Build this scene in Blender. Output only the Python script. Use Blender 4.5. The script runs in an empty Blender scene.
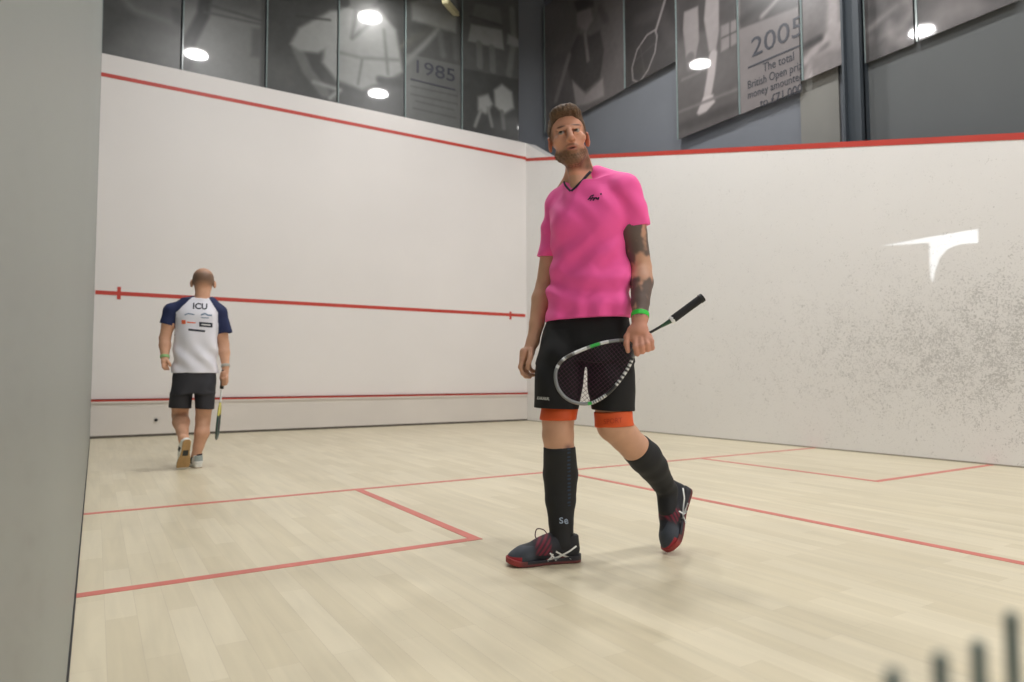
import bpy, bmesh, math, random
import numpy as np
from mathutils import Vector, Matrix
from mathutils.bvhtree import BVHTree

S = bpy.context.scene
COL = S.collection
random.seed(4); RNG = np.random.RandomState(7)

# ------------------------------------------------------------------ camera, world, exposure
CAM = Vector((0.0409, -9.8731, 0.7298)); YAW, PITCH, ROLL, FPX = 0.5505, 0.0549, -0.0028, 677.66
FW = Vector((math.sin(YAW)*math.cos(PITCH), math.cos(YAW)*math.cos(PITCH), math.sin(PITCH)))
_r = Vector((math.cos(YAW), -math.sin(YAW), 0)); _u = _r.cross(FW)
RT = _r*math.cos(ROLL) + _u*math.sin(ROLL); UP = -_r*math.sin(ROLL) + _u*math.cos(ROLL)
cd = bpy.data.cameras.new('camera'); cam = bpy.data.objects.new('camera', cd); COL.objects.link(cam)
cam.matrix_world = Matrix(((RT.x, UP.x, -FW.x, CAM.x), (RT.y, UP.y, -FW.y, CAM.y), (RT.z, UP.z, -FW.z, CAM.z), (0, 0, 0, 1)))
cd.sensor_width = 36; cd.lens = FPX/1024*36; cd.clip_start = 0.01; cd.clip_end = 100
cd.dof.use_dof = True; cd.dof.focus_distance = 2.75; cd.dof.aperture_fstop = 2.8
S.camera = cam
w = bpy.data.worlds.new('World'); S.world = w; w.use_nodes = True
w.node_tree.nodes['Background'].inputs[0].default_value = (0.8, 0.86, 1, 1)
w.node_tree.nodes['Background'].inputs[1].default_value = 0.3
S.view_settings.view_transform = 'Standard'; S.view_settings.look = 'None'; S.view_settings.gamma = 1
S.view_settings.use_curve_mapping = False; S.view_settings.exposure = 0.0

# court geometry: x from the left wall, -y from the front wall
W, L, H = 6.4, 9.75, 4.87
LAMPS = [(1.50, -3.70), (5.07, -3.60), (3.86, -0.75), (1.6, -6.2), (5.0, -6.2), (2.3, -9.2), (4.9, -9.2), (1.9, -11.5), (4.7, -11.5)]  # the last four are unseen fill lamps added to light the near player
LAMP_Z, LAMP_W = 6.9, 69.0

def ray(u, v): return (FW*FPX + RT*(u-512) + UP*(341-v))
def on_plane(u, v, axis, val):
    d = ray(u, v); t = (val - CAM[axis])/d[axis]; return CAM + d*t

# ------------------------------------------------------------------ tagging
def tag(o, label=None, cat=None, group=None, kind=None):
    if label: o['label'] = label
    if cat: o['category'] = cat
    if group: o['group'] = group
    if kind: o['kind'] = kind
    return o
def link(name, me, mats=(), parent=None):
    o = bpy.data.objects.new(name, me); COL.objects.link(o)
    for m in (mats if isinstance(mats, (list, tuple)) else [mats]): me.materials.append(m)
    if parent: o.parent = parent
    return o
def empty(name, loc=(0, 0, 0), rz=0):
    o = bpy.data.objects.new(name, None); COL.objects.link(o); o.location = loc; o.rotation_euler = (0, 0, rz); return o

# ------------------------------------------------------------------ materials
def srgb(r, g, b):
    f = lambda c: ((c/255)/12.92 if c/255 <= .04045 else ((c/255+.055)/1.055)**2.4)
    return (f(r), f(g), f(b), 1)
def mat(name, col=(.8, .8, .8, 1), rough=.6, metal=0, coat=0, spec=.5, noise=None, bump=None, vcol=None, coat_rough=.05, sheen=0):
    m = bpy.data.materials.new(name); m.use_nodes = True; nt = m.node_tree; N = nt.nodes; B = N['Principled BSDF']
    B.inputs['Base Color'].default_value = col; B.inputs['Roughness'].default_value = rough; B.inputs['Metallic'].default_value = metal
    B.inputs['Coat Weight'].default_value = coat; B.inputs['Coat Roughness'].default_value = coat_rough
    B.inputs['Specular IOR Level'].default_value = spec; B.inputs['Sheen Weight'].default_value = sheen
    tc = N.new('ShaderNodeTexCoord'); src = None
    if vcol:
        a = N.new('ShaderNodeVertexColor'); a.layer_name = vcol; src = a.outputs['Color']
    if noise:                                   # (scale, amount)
        n = N.new('ShaderNodeTexNoise'); n.inputs['Scale'].default_value = noise[0]; n.inputs['Detail'].default_value = 5
        nt.links.new(tc.outputs['Object'], n.inputs['Vector'])
        mr = N.new('ShaderNodeMapRange'); mr.inputs[1].default_value = .25; mr.inputs[2].default_value = .75
        mr.inputs[3].default_value = 1-noise[1]; mr.inputs[4].default_value = 1+noise[1]
        nt.links.new(n.outputs['Fac'], mr.inputs[0])
        vm = N.new('ShaderNodeVectorMath'); vm.operation = 'MULTIPLY'
        if src: nt.links.new(src, vm.inputs[0])
        else: vm.inputs[0].default_value = col[:3]
        nt.links.new(mr.outputs[0], vm.inputs[1]); src = vm.outputs[0]
    if src: nt.links.new(src, B.inputs['Base Color'])
    if bump:                                    # (scale, strength, distance)
        n2 = N.new('ShaderNodeTexNoise'); n2.inputs['Scale'].default_value = bump[0]; n2.inputs['Detail'].default_value = 4
        nt.links.new(tc.outputs['Object'], n2.inputs['Vector'])
        b = N.new('ShaderNodeBump'); b.inputs['Strength'].default_value = bump[1]; b.inputs['Distance'].default_value = bump[2]
        nt.links.new(n2.outputs['Fac'], b.inputs['Height']); nt.links.new(b.outputs[0], B.inputs['Normal'])
    return m
def emis(name, col, s):
    m = bpy.data.materials.new(name); m.use_nodes = True; B = m.node_tree.nodes['Principled BSDF']
    B.inputs['Base Color'].default_value = col; B.inputs['Emission Color'].default_value = col; B.inputs['Emission Strength'].default_value = s
    return m
M_red = mat('court_red_paint', srgb(190, 62, 50), .45, noise=(3, .08))
M_redf = mat('floor_red_paint', srgb(206, 112, 100), .4, noise=(6, .12))
M_tin = mat('tin_panel', srgb(216, 210, 204), .5, noise=(2, .03))
M_hall = mat('hall_wall_grey', srgb(116, 120, 127), .8, noise=(1.2, .05))
M_hall2 = mat('hall_panel_grey', srgb(126, 125, 120), .7, noise=(1.2, .03))
M_halld = mat('hall_wall_dark', srgb(94, 97, 98), .8, noise=(1.2, .04))
M_steel = mat('column_steel_paint', srgb(62, 69, 76), .5, noise=(4, .05))
M_ceil = mat('ceiling_dark', srgb(95, 95, 98), .9, noise=(.8, .1))
M_lobby = mat('lobby_plaster', srgb(120, 116, 110), .9, noise=(1, .05))
M_black = mat('black_gap', srgb(38, 38, 38), .7, noise=(5, .1))
M_alu = mat('brushed_aluminium', srgb(180, 184, 186), .35, 1, noise=(30, .05))

def plaster(name, base, marks=None, rough=.42):
    m = mat(name, base, rough, noise=(.7, .03), bump=(60, .05, .002), spec=.35); nt = m.node_tree; N = nt.nodes; B = N['Principled BSDF']
    if marks:     # scuffs left by balls, and painted shade on the left wall, thickest round a centre (y, z)
        cy, cz, sy, sz, amt = marks
        src = B.inputs['Base Color'].links[0].from_socket
        tc = N.new('ShaderNodeTexCoord'); sp = N.new('ShaderNodeSeparateXYZ'); nt.links.new(tc.outputs['Object'], sp.inputs[0])
        def M(op, a, b=None):
            n = N.new('ShaderNodeMath'); n.operation = op
            for i, q in enumerate((a, b)):
                if q is None: continue
                if isinstance(q, (int, float)): n.inputs[i].default_value = q
                else: nt.links.new(q, n.inputs[i])
            return n.outputs[0]
        dy = M('DIVIDE', M('SUBTRACT', sp.outputs[1], cy), sy); dz = M('DIVIDE', M('SUBTRACT', sp.outputs[2], cz), sz)
        g = M('POWER', 2.718, M('MULTIPLY', M('ADD', M('MULTIPLY', dy, dy), M('MULTIPLY', dz, dz)), -1))
        n1 = N.new('ShaderNodeTexNoise'); n1.inputs['Scale'].default_value = 34; n1.inputs['Detail'].default_value = 4; n1.inputs['Distortion'].default_value = 2.6
        nt.links.new(tc.outputs['Object'], n1.inputs['Vector'])
        n2 = N.new('ShaderNodeTexNoise'); n2.inputs['Scale'].default_value = 7; n2.inputs['Detail'].default_value = 2; nt.links.new(tc.outputs['Object'], n2.inputs['Vector'])
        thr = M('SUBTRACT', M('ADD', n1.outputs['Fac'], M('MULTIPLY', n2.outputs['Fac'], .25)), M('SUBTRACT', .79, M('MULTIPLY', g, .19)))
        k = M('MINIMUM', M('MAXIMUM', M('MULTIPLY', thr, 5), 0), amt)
        scuff_shade = M('MULTIPLY', g, .12 if amt < .5 else .3)  # soft darkening round the scuffs; the left wall's stronger one is painted shade
        k = M('MINIMUM', M('ADD', k, scuff_shade), .9)
        mx = N.new('ShaderNodeMix'); mx.data_type = 'RGBA'; nt.links.new(k, mx.inputs[0]); nt.links.new(src, mx.inputs[6]); mx.inputs[7].default_value = srgb(98, 96, 92)
        nt.links.new(mx.outputs[2], B.inputs['Base Color'])
    return m
M_front = plaster('front_wall_plaster', srgb(228, 224, 222))
M_right = plaster('right_wall_plaster', srgb(230, 228, 226), (-7.5, .95, 2.6, .8, .34))
M_left = plaster('left_wall_plaster', srgb(140, 145, 142), (-9.4, .40, .4, .4, .6), .45)  # smudges plus shade painted into the wall's near lower end

def floor_mat():
    m = mat('maple_floor', rough=.33, spec=.4); nt = m.node_tree; N = nt.nodes; B = N['Principled BSDF']
    tc = N.new('ShaderNodeTexCoord'); mp = N.new('ShaderNodeMapping'); mp.inputs['Rotation'].default_value = (0, 0, math.pi/2)
    nt.links.new(tc.outputs['Object'], mp.inputs[0])
    br = N.new('ShaderNodeTexBrick'); br.inputs['Scale'].default_value = 1; br.inputs['Brick Width'].default_value = .62; br.inputs['Row Height'].default_value = .085
    br.inputs['Mortar Size'].default_value = .0006; br.inputs['Color1'].default_value = srgb(219, 209, 183); br.inputs['Color2'].default_value = srgb(207, 196, 168)
    br.inputs['Mortar'].default_value = srgb(196, 184, 160); br.offset = .37; br.inputs['Bias'].default_value = -.1
    nt.links.new(mp.outputs[0], br.inputs['Vector'])
    mp2 = N.new('ShaderNodeMapping'); mp2.inputs['Scale'].default_value = (22, 1.6, 1); nt.links.new(tc.outputs['Object'], mp2.inputs[0])
    n = N.new('ShaderNodeTexNoise'); n.inputs['Scale'].default_value = 1; n.inputs['Detail'].default_value = 6; n.inputs['Distortion'].default_value = .6; nt.links.new(mp2.outputs[0], n.inputs['Vector'])
    n3 = N.new('ShaderNodeTexNoise'); n3.inputs['Scale'].default_value = .9; n3.inputs['Detail'].default_value = 4; nt.links.new(tc.outputs['Object'], n3.inputs['Vector'])
    def mr(sock, a, b):
        q = N.new('ShaderNodeMapRange'); q.inputs[1].default_value = .3; q.inputs[2].default_value = .7; q.inputs[3].default_value = a; q.inputs[4].default_value = b
        nt.links.new(sock, q.inputs[0]); return q.outputs[0]
    c = br.outputs['Color']
    for s in (mr(n.outputs['Fac'], .93, 1.05), mr(n3.outputs['Fac'], .94, 1.04)):
        v = N.new('ShaderNodeVectorMath'); v.operation = 'MULTIPLY'; nt.links.new(c, v.inputs[0]); nt.links.new(s, v.inputs[1]); c = v.outputs[0]
    nt.links.new(c, B.inputs['Base Color']); return m
M_floor = floor_mat()

# ------------------------------------------------------------------ simple geometry
def boxes(name, bs, m, parent=None, bevel=0):
    bm = bmesh.new()
    for (x0, y0, z0, x1, y1, z1) in bs:
        vs = [bm.verts.new(p) for p in ((x0, y0, z0), (x1, y0, z0), (x1, y1, z0), (x0, y1, z0), (x0, y0, z1), (x1, y0, z1), (x1, y1, z1), (x0, y1, z1))]
        for f in ((0, 3, 2, 1), (4, 5, 6, 7), (0, 1, 5, 4), (1, 2, 6, 5), (2, 3, 7, 6), (3, 0, 4, 7)): bm.faces.new([vs[i] for i in f])
    if bevel: bmesh.ops.bevel(bm, geom=bm.edges[:], offset=bevel, segments=2, affect='EDGES')
    me = bpy.data.meshes.new(name); bm.to_mesh(me); bm.free(); return link(name, me, m, parent)
def prism(name, pts, off, m, parent=None):
    """polygon of 3-D points extruded by the vector off"""
    off = Vector(off); n = len(pts); P = [Vector(p) for p in pts]
    vs = P + [p+off for p in P]
    fs = [tuple(range(n)), tuple(range(2*n-1, n-1, -1))] + [(i, i+n, (i+1) % n+n, (i+1) % n) for i in range(n)]
    me = bpy.data.meshes.new(name); me.from_pydata([tuple(v) for v in vs], [], fs)
    bm = bmesh.new(); bm.from_mesh(me); bmesh.ops.recalc_face_normals(bm, faces=bm.faces[:]); bm.to_mesh(me); bm.free()
    return link(name, me, m, parent)
def lathe(name, prof, m, parent=None, seg=40, smooth=True, loc=(0, 0, 0)):
    vs, fs = [], []
    for r, z in prof:
        for k in range(seg): a = 2*math.pi*k/seg; vs.append((r*math.cos(a)+loc[0], r*math.sin(a)+loc[1], z+loc[2]))
    for i in range(len(prof)-1):
        for k in range(seg): fs.append((i*seg+k, i*seg+(k+1) % seg, (i+1)*seg+(k+1) % seg, (i+1)*seg+k))
    fs.append(tuple(range(seg-1, -1, -1))); fs.append(tuple((len(prof)-1)*seg+k for k in range(seg)))
    me = bpy.data.meshes.new(name); me.from_pydata(vs, [], fs); me.update()
    if smooth: me.shade_smooth()
    return link(name, me, m, parent)

# ------------------------------------------------------------------ the court shell
st = lambda o: tag(o, kind='structure')
floor = st(boxes('floor', [(-.6, -12, -.1, 7.1, .4, 0)], M_floor))
T = .0015
SL, BX, LWd = 5.46, 1.58, .05        # short line, service box
boxes('short_line', [(0, -SL-LWd, 0, W, -SL, T)], M_redf, floor)
boxes('half_court_line', [(3.155-.025, -L, 0, 3.155+.025, -SL-LWd, T)], M_redf, floor)
boxes('service_box_line', [(1.51, -SL-LWd-BX-LWd, 0, 1.56, -SL-LWd, T), (0, -SL-2*LWd-BX, 0, 1.51, -SL-LWd-BX, T)], M_redf, floor)
boxes('service_box_line', [(W-1.69, -SL-2*LWd-BX, 0, W-1.64, -SL-LWd, T), (W-1.64, -SL-2*LWd-BX, 0, W, -SL-LWd-BX, T)], M_redf, floor)
wf = st(boxes('wall_front', [(-.2, 0, 0, W+.2, .055, H)], M_front))
e = .004
boxes('out_line', [(0, -e, 4.57, W, 0, 4.62)], M_red, wf)
sv = boxes('service_line', [(0.01, -e, 1.79, 6.37, 0, 1.84), (.245, -e-.001, 1.74, .285, 0, 1.90), (6.05, -e-.001, 1.735, 6.09, 0, 1.87)], M_red, wf)
tin = st(boxes('trim_1', [(0, -.012, .03, W, 0, .43), (0, -.03, .43, W, 0, .475)], M_tin))
boxes('tin_line', [(0, -.032, .455, W, -.0301, .485), (0, -.032, .4751, W, 0, .485)], M_red, tin)
boxes('floor_gap', [(0, -.006, 0, W, 0, .03)], mat('tin_gap', srgb(96, 90, 82), .7, noise=(4, .1)), tin)
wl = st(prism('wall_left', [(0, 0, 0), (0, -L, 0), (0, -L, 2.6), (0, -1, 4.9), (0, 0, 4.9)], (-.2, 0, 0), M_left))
bl = st(boxes('baseboard_left', [(0, -L, 0, .005, 0, .014)], M_black))
out_z = lambda y: 4.60 + y*.2545
wr = st(prism('wall_right', [(W, 0, 0), (W, -L-.2, 0), (W, -L-.2, out_z(-L-.2)), (W, -.72, out_z(-.72)), (W, 0, H)], (.2, 0, 0), M_right))
prism('out_line', [(W-e, 0, out_z(0)-.055), (W-e, -L, out_z(-L)-.055), (W-e, -L, out_z(-L)+.002), (W-e, -.72, out_z(-.72)+.002), (W-e, 0, out_z(0)-.005)], (e+.02, 0, 0), M_red, wr)
boxes('floor_gap', [(W-.005, -L, 0, W, 0, .012)], mat('skirting_gap', srgb(150, 143, 130), .7, noise=(3, .1)), wr)

# hall round the court
hy, hx = .32, 7.02
st(boxes('wall_hall_front', [(-.6, hy, 0, 7.3, hy+.2, 7.8)], M_hall))
wh = st(boxes('wall_hall_right', [(hx, -12, 0, hx+.2, hy, 7.8)], M_hall))
boxes('wall_panel', [(hx-.03, -5.50, 2.5, hx, -5.02, 7.8)], M_hall2, wh)
boxes('wall_panel', [(hx-.02, -12, 2.5, hx, -5.74, 7.8)], M_halld, wh)
st(boxes('ceiling', [(-.6, -12, 7.8, 7.3, .6, 8)], M_ceil))
st(boxes('wall_hall_left', [(-.8, -12, 0, -.6, .5, 7.8)], M_hall))

# ------------------------------------------------------------------ lamps
M_lampglow = emis('lamp_diffuser', (1, .97, .92, 1), 40); M_lampbody = mat('lamp_housing', srgb(150, 152, 155), .4, .6, noise=(8, .05))
for i, (x, y) in enumerate(LAMPS):
    root = empty('ceiling_lamp', (x, y, LAMP_Z if i < 7 else 3.3))  # the two low ones are added fill behind the camera
    tag(root, ['round white lamp mirrored in the racket handle print', 'round white lamp mirrored in the print of the man in a polo shirt', 'round white lamp mirrored in the print of bare legs', 'round white lamp over the left half of the short line', 'round white lamp over the right half of the short line', 'added round fill lamp above the camera at left', 'added round fill lamp above the camera at right', 'added low fill lamp behind the camera at left', 'added low fill lamp behind the camera at right'][i], 'lamp', 'round lamps above the court')
    lathe('lamp_housing', [(.02, .9), (.02, .16), (.11, .15), (.13, .06), (.22, 0), (.215, -.005)], M_lampbody, root)
    lathe('diffuser', [(.19, -.006), (.20, -.012), (.15, -.02)], M_lampglow, root)
    ld = bpy.data.lights.new('lamp_light', 'AREA'); ld.shape = 'DISK'; ld.size = .4; ld.energy = LAMP_W*(.15 if i == 2 else 1)*(.28 if i > 6 else 1); ld.color = (1, .995, .99)
    lo = bpy.data.objects.new('lamp_light', ld); COL.objects.link(lo); lo.parent = root; lo.location = (0, 0, -.05); 


# back wall of the hall, its gap cut to shape an added spot lamp into a bright patch on the right wall
SPOTP = Vector((1.6, -14.0, 3.3))
T_px = [(881, 246), (930, 236.8), (978, 228.8), (978.4, 243), (961, 244), (948.5, 248.5), (940, 257.5), (935, 272), (933, 284), (930, 276), (928.7, 243), (905, 244.5)]
hole = []
for u, v in T_px:
    q = on_plane(u, v, 0, W); t = (-12 - SPOTP.y)/(q.y - SPOTP.y); p = SPOTP + (q-SPOTP)*t; hole.append((p.x, p.z))
from mathutils.geometry import tessellate_polygon
outer = [(-.6, 0), (7.3, 0), (7.3, 7.8), (-.6, 7.8)]
tri = tessellate_polygon([[Vector((a, b, 0)) for a, b in outer], [Vector((a, b, 0)) for a, b in hole]])
allp = outer + hole; n_ = len(allp)
vs_ = [(a, -12, b) for a, b in allp] + [(a, -12.0008, b) for a, b in allp]
fs_ = [tuple(t) for t in tri] + [tuple(n_+i for i in reversed(t)) for t in tri]
for ring in (range(4), range(4, n_)):
    ring = list(ring)
    for i, a in enumerate(ring): b = ring[(i+1) % len(ring)]; fs_.append((a, b, b+n_, a+n_))
me_ = bpy.data.meshes.new('wall_back'); me_.from_pydata(vs_, [], fs_); me_.update()
st(link('wall_back', me_, M_front))
ld = bpy.data.lights.new('patch_spot', 'SPOT'); ld.energy = 3500; ld.color = (.86, .93, 1); ld.shadow_soft_size = .003; ld.spot_size = math.radians(18); ld.spot_blend = .1  # unseen spot lamp added to stand in for a window's reflection
lo = bpy.data.objects.new('patch_spot', ld); COL.objects.link(lo); lo.location = SPOTP
lo.rotation_euler = (on_plane(935, 252, 0, W)-SPOTP).to_track_quat('-Z', 'Y').to_euler()

# ------------------------------------------------------------------ printed photographs above the court
def seg_d(X, Z, a, b):
    ax, az = a; bx, bz = b; dx, dz = bx-ax, bz-az; t = np.clip(((X-ax)*dx+(Z-az)*dz)/(dx*dx+dz*dz+1e-9), 0, 1)
    return np.hypot(X-ax-t*dx, Z-az-t*dz)
def poly_d(X, Z, P):
    d = np.full(X.shape, 1e9); ins = np.zeros(X.shape, bool); n = len(P)
    for i in range(n):
        a, b = P[i], P[(i+1) % n]; d = np.minimum(d, seg_d(X, Z, a, b))
        c = ((a[1] > Z) != (b[1] > Z)) & (X < (b[0]-a[0])*(Z-a[1])/(b[1]-a[1]+1e-12)+a[0]); ins ^= c
    return np.where(ins, -d, d)
def smooth_noise(X, Z, sc, seed):
    r = np.random.RandomState(seed); o = np.zeros(X.shape); amp = 1; tot = 0
    for k in range(4):
        for _ in range(4):
            th = r.uniform(0, 2*np.pi); f = sc*2**k*r.uniform(.7, 1.4); ph = r.uniform(0, 6.28)
            o += amp*np.sin((X*np.cos(th)+Z*np.sin(th))*f+ph+1.5*np.sin((X*np.sin(th)-Z*np.cos(th))*f*.7+ph)); tot += amp
        amp *= .6
    return o/tot*2
M_print = mat('glossy_photo_print', rough=.35, vcol='print', coat=.9, coat_rough=.035)
M_ink = mat('dark_ink', srgb(62, 64, 72), .4, coat=.5, noise=(5, .05))
M_edge = mat('glass_edge', srgb(132, 146, 146), .2, coat=.5, noise=(9, .08))

def poster(plane, u0, u1, vb, zt, base, shapes, label, seed, noise_amp=9, step=.016, zb=None):
    """plane: ('y', val) or ('x', val); u0,u1: picture columns of the two sides at row vb; shapes painted in order"""
    ax = 1 if plane[0] == 'y' else 0; val = plane[1]; oth = 1-ax
    A = on_plane(u0, vb, ax, val); B = on_plane(u1, vb, ax, val)
    a0, a1 = A[oth], B[oth]; a1 = a1 - (a1-a0)/abs(a1-a0)*.024; z0 = zb if zb is not None else (A.z+B.z)/2
    nx = max(8, int(abs(a1-a0)/step)); nz = int((zt-z0)/step)
    aa = np.linspace(a0, a1, nx+1); zz = np.linspace(z0, zt, nz+1); X, Z = np.meshgrid(aa, zz)
    c2 = lambda p: (lambda q: (q[oth], q.z))(on_plane(p[0], p[1], ax, val))
    col = np.full(X.shape, float(base))
    for s in shapes:
        kind, pts, g, soft = s[:4]; P = [c2(p) for p in pts]
        if kind == 'poly': d = poly_d(X, Z, P)
        else:
            d = np.full(X.shape, 1e9)
            for i in range(len(P)-1): d = np.minimum(d, seg_d(X, Z, P[i], P[i+1]))
            d = d - s[4]
            if kind == 'ring': d = np.abs(poly_d(X, Z, P)) - s[4]
        soft = soft*1.5; k = np.clip(.5 - d/soft, 0, 1); k = k*k*(3-2*k); col = col*(1-k) + g*k
    col = col + noise_amp*smooth_noise(X, Z, 5, seed) + noise_amp*.5*smooth_noise(X, Z, 30, seed+50)
    col = np.clip(40 + (col-40)*.86, 20, 235)/255; lin = np.where(col <= .04045, col/12.92, ((col+.055)/1.055)**2.4)
    n = (nx+1)*(nz+1); V = np.zeros((n, 3)); V[:, oth] = X.ravel(); V[:, ax] = val; V[:, 2] = Z.ravel()
    I = np.arange(n).reshape(nz+1, nx+1); F = np.stack([I[:-1, :-1], I[:-1, 1:], I[1:, 1:], I[1:, :-1]], -1).reshape(-1, 4)
    # a real panel, 8 mm thick: printed front, plain back and rim
    back = V.copy(); back[:, ax] = val + .008
    rim = np.concatenate([I[0, :], I[1:, -1], I[-1, -2::-1], I[-2:0:-1, 0]])
    V2 = np.concatenate([V, back[rim]]); m = len(rim)
    Fl = [tuple(int(v) for v in f) for f in F]
    Fl += [(int(rim[i]), n+i, n+(i+1) % m, int(rim[(i+1) % m])) for i in range(m)] + [tuple(n+i for i in range(m))]
    me = bpy.data.meshes.new('photo_print'); me.from_pydata(V2.tolist(), [], Fl); me.update()
    ca = me.color_attributes.new('print', 'FLOAT_COLOR', 'POINT')
    c4 = np.full((len(V2), 4), .3); c4[:, 3] = 1
    for k, tint in enumerate((.97, 1.0, .98) if ax == 1 else (1.06, .96, .96)): c4[:n, k] = lin.ravel()*tint
    ca.data.foreach_set('color', c4.astype(np.float32).ravel())
    root = link('photo_poster', me, M_print); tag(root, label, 'poster', 'photo posters above the court')
    # vertical glass edge strip at the left side
    t = .009; zc = zt
    if ax == 1: boxes('edge_strip', [(a0-t, val-.012, z0, a0+t, val, zc)], M_edge, root)
    else: boxes('edge_strip', [(val-.012, a0-t, z0, val, a0+t, zc)], M_edge, root)
    return root, (ax, oth, val)
def text_mesh(txt, size=1, extr=.0, bold=0):
    cu = bpy.data.curves.new('t', 'FONT'); cu.body = txt; cu.size = size; cu.extrude = extr; cu.offset = bold; cu.resolution_u = 3
    o = bpy.data.objects.new('t', cu); COL.objects.link(o); bpy.context.view_layer.update()
    me = bpy.data.meshes.new_from_object(o.evaluated_get(bpy.context.evaluated_depsgraph_get()))
    bpy.data.objects.remove(o); bpy.data.curves.remove(cu); me.materials.clear(); return me
def plane_text(txt, info, p0, p1, height_px, parent, name='lettering', bold=0):
    """text whose baseline runs from picture point p0 to p1 on the poster plane"""
    ax, oth, val = info; v2 = val - .004
    A = on_plane(p0[0], p0[1], ax, v2); B = on_plane(p1[0], p1[1], ax, v2); C = on_plane(p0[0], p0[1]-height_px, ax, v2)
    me = text_mesh(txt, 1, .001, bold); co = np.array([v.co[:] for v in me.vertices]); x0, x1 = co[:, 0].min(), co[:, 0].max(); y1 = co[:, 1].max()
    d = (B-A); hh = C.z-A.z
    for v in me.vertices:
        s = (v.co.x-x0)/(x1-x0); t = v.co.y/y1; q = A + d*s; q.z += t*hh; q[ax] = v2 - v.co.z; v.co = q
    me.update(); return link(name, me, M_ink, parent)

PF = ('y', .10); PZ = 7.7
poster(PF, 101, 182, 60, 6.6, 92, [('poly', [(101, 25), (182, 35), (182, 90), (101, 70)], 108, .25), ('poly', [(101, 0), (125, 0), (140, 18), (112, 40), (101, 40)], 76, .2), ('line', [(120, -5), (135, 10), (170, 22)], 120, .1, .03), ('poly', [(172, 8), (183, 8), (183, 26), (175, 22)], 60, .08)],
       'soft grey photo print, first panel beside the left wall', 3, 6, zb=4.80)
poster(PF, 182, 266, 80, 6.8, 128, [('poly', [(182, -20), (262, -20), (266, 18), (210, 8), (182, 4)], 92, .2), ('line', [(206, -5), (203, 15), (190, 40), (184, 68)], 38, .05, .075), ('line', [(210, 5), (266, 22)], 72, .04, .015), ('line', [(205, 12), (264, 25)], 80, .04, .015), ('poly', [(252, 28), (262, 28), (260, 58), (251, 56)], 95, .06), ('poly', [(180, 50), (192, 40), (195, 75), (180, 70)], 84, .15), ('poly', [(262, -20), (270, -20), (270, 95), (260, 90)], 72, .05)],
       'grey photo print with a dark racket handle slanting across it', 5, 6, zb=4.84)
man_px = [('poly', [(266, -30), (420, -30), (420, 130), (266, 100)], 74, .05), ('poly', [(266, 60), (300, 60), (300, 110), (266, 100)], 88, .3),
          ('line', [(297, 48), (308, 72), (324, 92)], 112, .05, .08), ('poly', [(290, 44), (299, 28), (330, 11), (346, 10), (334, 44), (318, 53), (300, 51)], 160, .06),
          ('poly', [(322, 62), (330, 20), (345, 6), (378, 8), (396, 30), (403, 72), (392, 78), (362, 90), (336, 80)], 158, .07),
          ('line', [(338, 52), (362, 58), (398, 60)], 118, .06, .02), ('line', [(356, 12), (352, 38), (372, 22)], 100, .05, .03), ('line', [(362, 60), (358, 84)], 110, .04, .015), ('line', [(384, 30), (388, 74)], 112, .05, .02),
          ('poly', [(346, -20), (376, -20), (377, 2), (362, 12), (350, 8)], 112, .05), ('line', [(342, -8), (344, 2)], 60, .05, .08), ('line', [(314, 82), (340, 90), (330, 98)], 150, .05, .03),
          ('line', [(296, 16), (330, 20)], 60, .04, .012), ('line', [(380, 80), (404, 84)], 60, .06, .06)]
poster(PF, 266, 338, 96, 7.0, 74, man_px, 'photo print with the outstretched white sleeve of a leaning man', 8, 6, zb=4.84)
poster(PF, 338, 405, 110, 7.2, 74, man_px, 'photo print with a leaning man in a white polo shirt', 9, 6, zb=4.84)
r, info = poster(PF, 405, 462, 118, 7.5, 84, [('poly', [(405, 53), (462, 66), (462, 140), (405, 130)], 106, .02), ('poly', [(411, 2), (452, -12), (458, 10), (456, 33), (412, 20)], 136, .06), ('line', [(406, 62), (425, 44), (438, 30)], 128, .06, .04), ('line', [(440, 34), (443, 55)], 102, .06, .05), ('line', [(455, 38), (456, 58)], 98, .06, .05),
       ('line', [(411, 86), (457, 96)], 84, .025, .012), ('line', [(411, 94), (457, 104)], 84, .025, .012), ('line', [(416, 101), (454, 110)], 84, .025, .012), ('line', [(413, 108), (456, 118)], 84, .025, .012)],
       'photo print with a pale plate reading 1985', 11, 5, zb=4.84)
plane_text('1985', info, (416.5, 72.5), (455, 82), 13, r, bold=.004)
ln = on_plane(410.5, 79.8, 1, .096); l2 = on_plane(455.5, 89, 1, .096)
boxes('rule_line', [(ln.x, .094, (ln.z+l2.z)/2-.014, l2.x, .1, (ln.z+l2.z)/2+.014)], M_ink, r)
poster(PF, 462, 520, 130, 7.6, 92, [('poly', [(462, 68), (521, 80), (521, 150), (462, 140)], 72, .03), ('poly', [(475, 3), (500, 8), (502, 24), (472, 18)], 112, .06), ('poly', [(471, 24), (502, 30), (504, 50), (468, 41)], 148, .04), ('line', [(479, 44), (480, 66)], 118, .04, .06), ('line', [(492, 48), (493, 70)], 118, .04, .06), ('line', [(470, 16), (502, 26)], 80, .03, .02),
       ('line', [(512, 10), (514, 40), (509, 74)], 120, .05, .06), ('poly', [(508, 34), (520, 40), (520, 48), (507, 44)], 145, .05), ('poly', [(494, 90), (502, 84), (512, 92), (514, 108), (504, 114), (495, 106)], 168, .06), ('poly', [(478, 97), (488, 94), (493, 104), (486, 114), (478, 110)], 158, .06), ('line', [(481, 110), (475, 126)], 140, .04, .03), ('line', [(488, 108), (492, 126)], 135, .04, .03), ('line', [(502, 112), (504, 128)], 110, .04, .04)],
       'photo print in two halves, a white skirt above and white shirted players below', 13, 6, zb=4.84)

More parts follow.
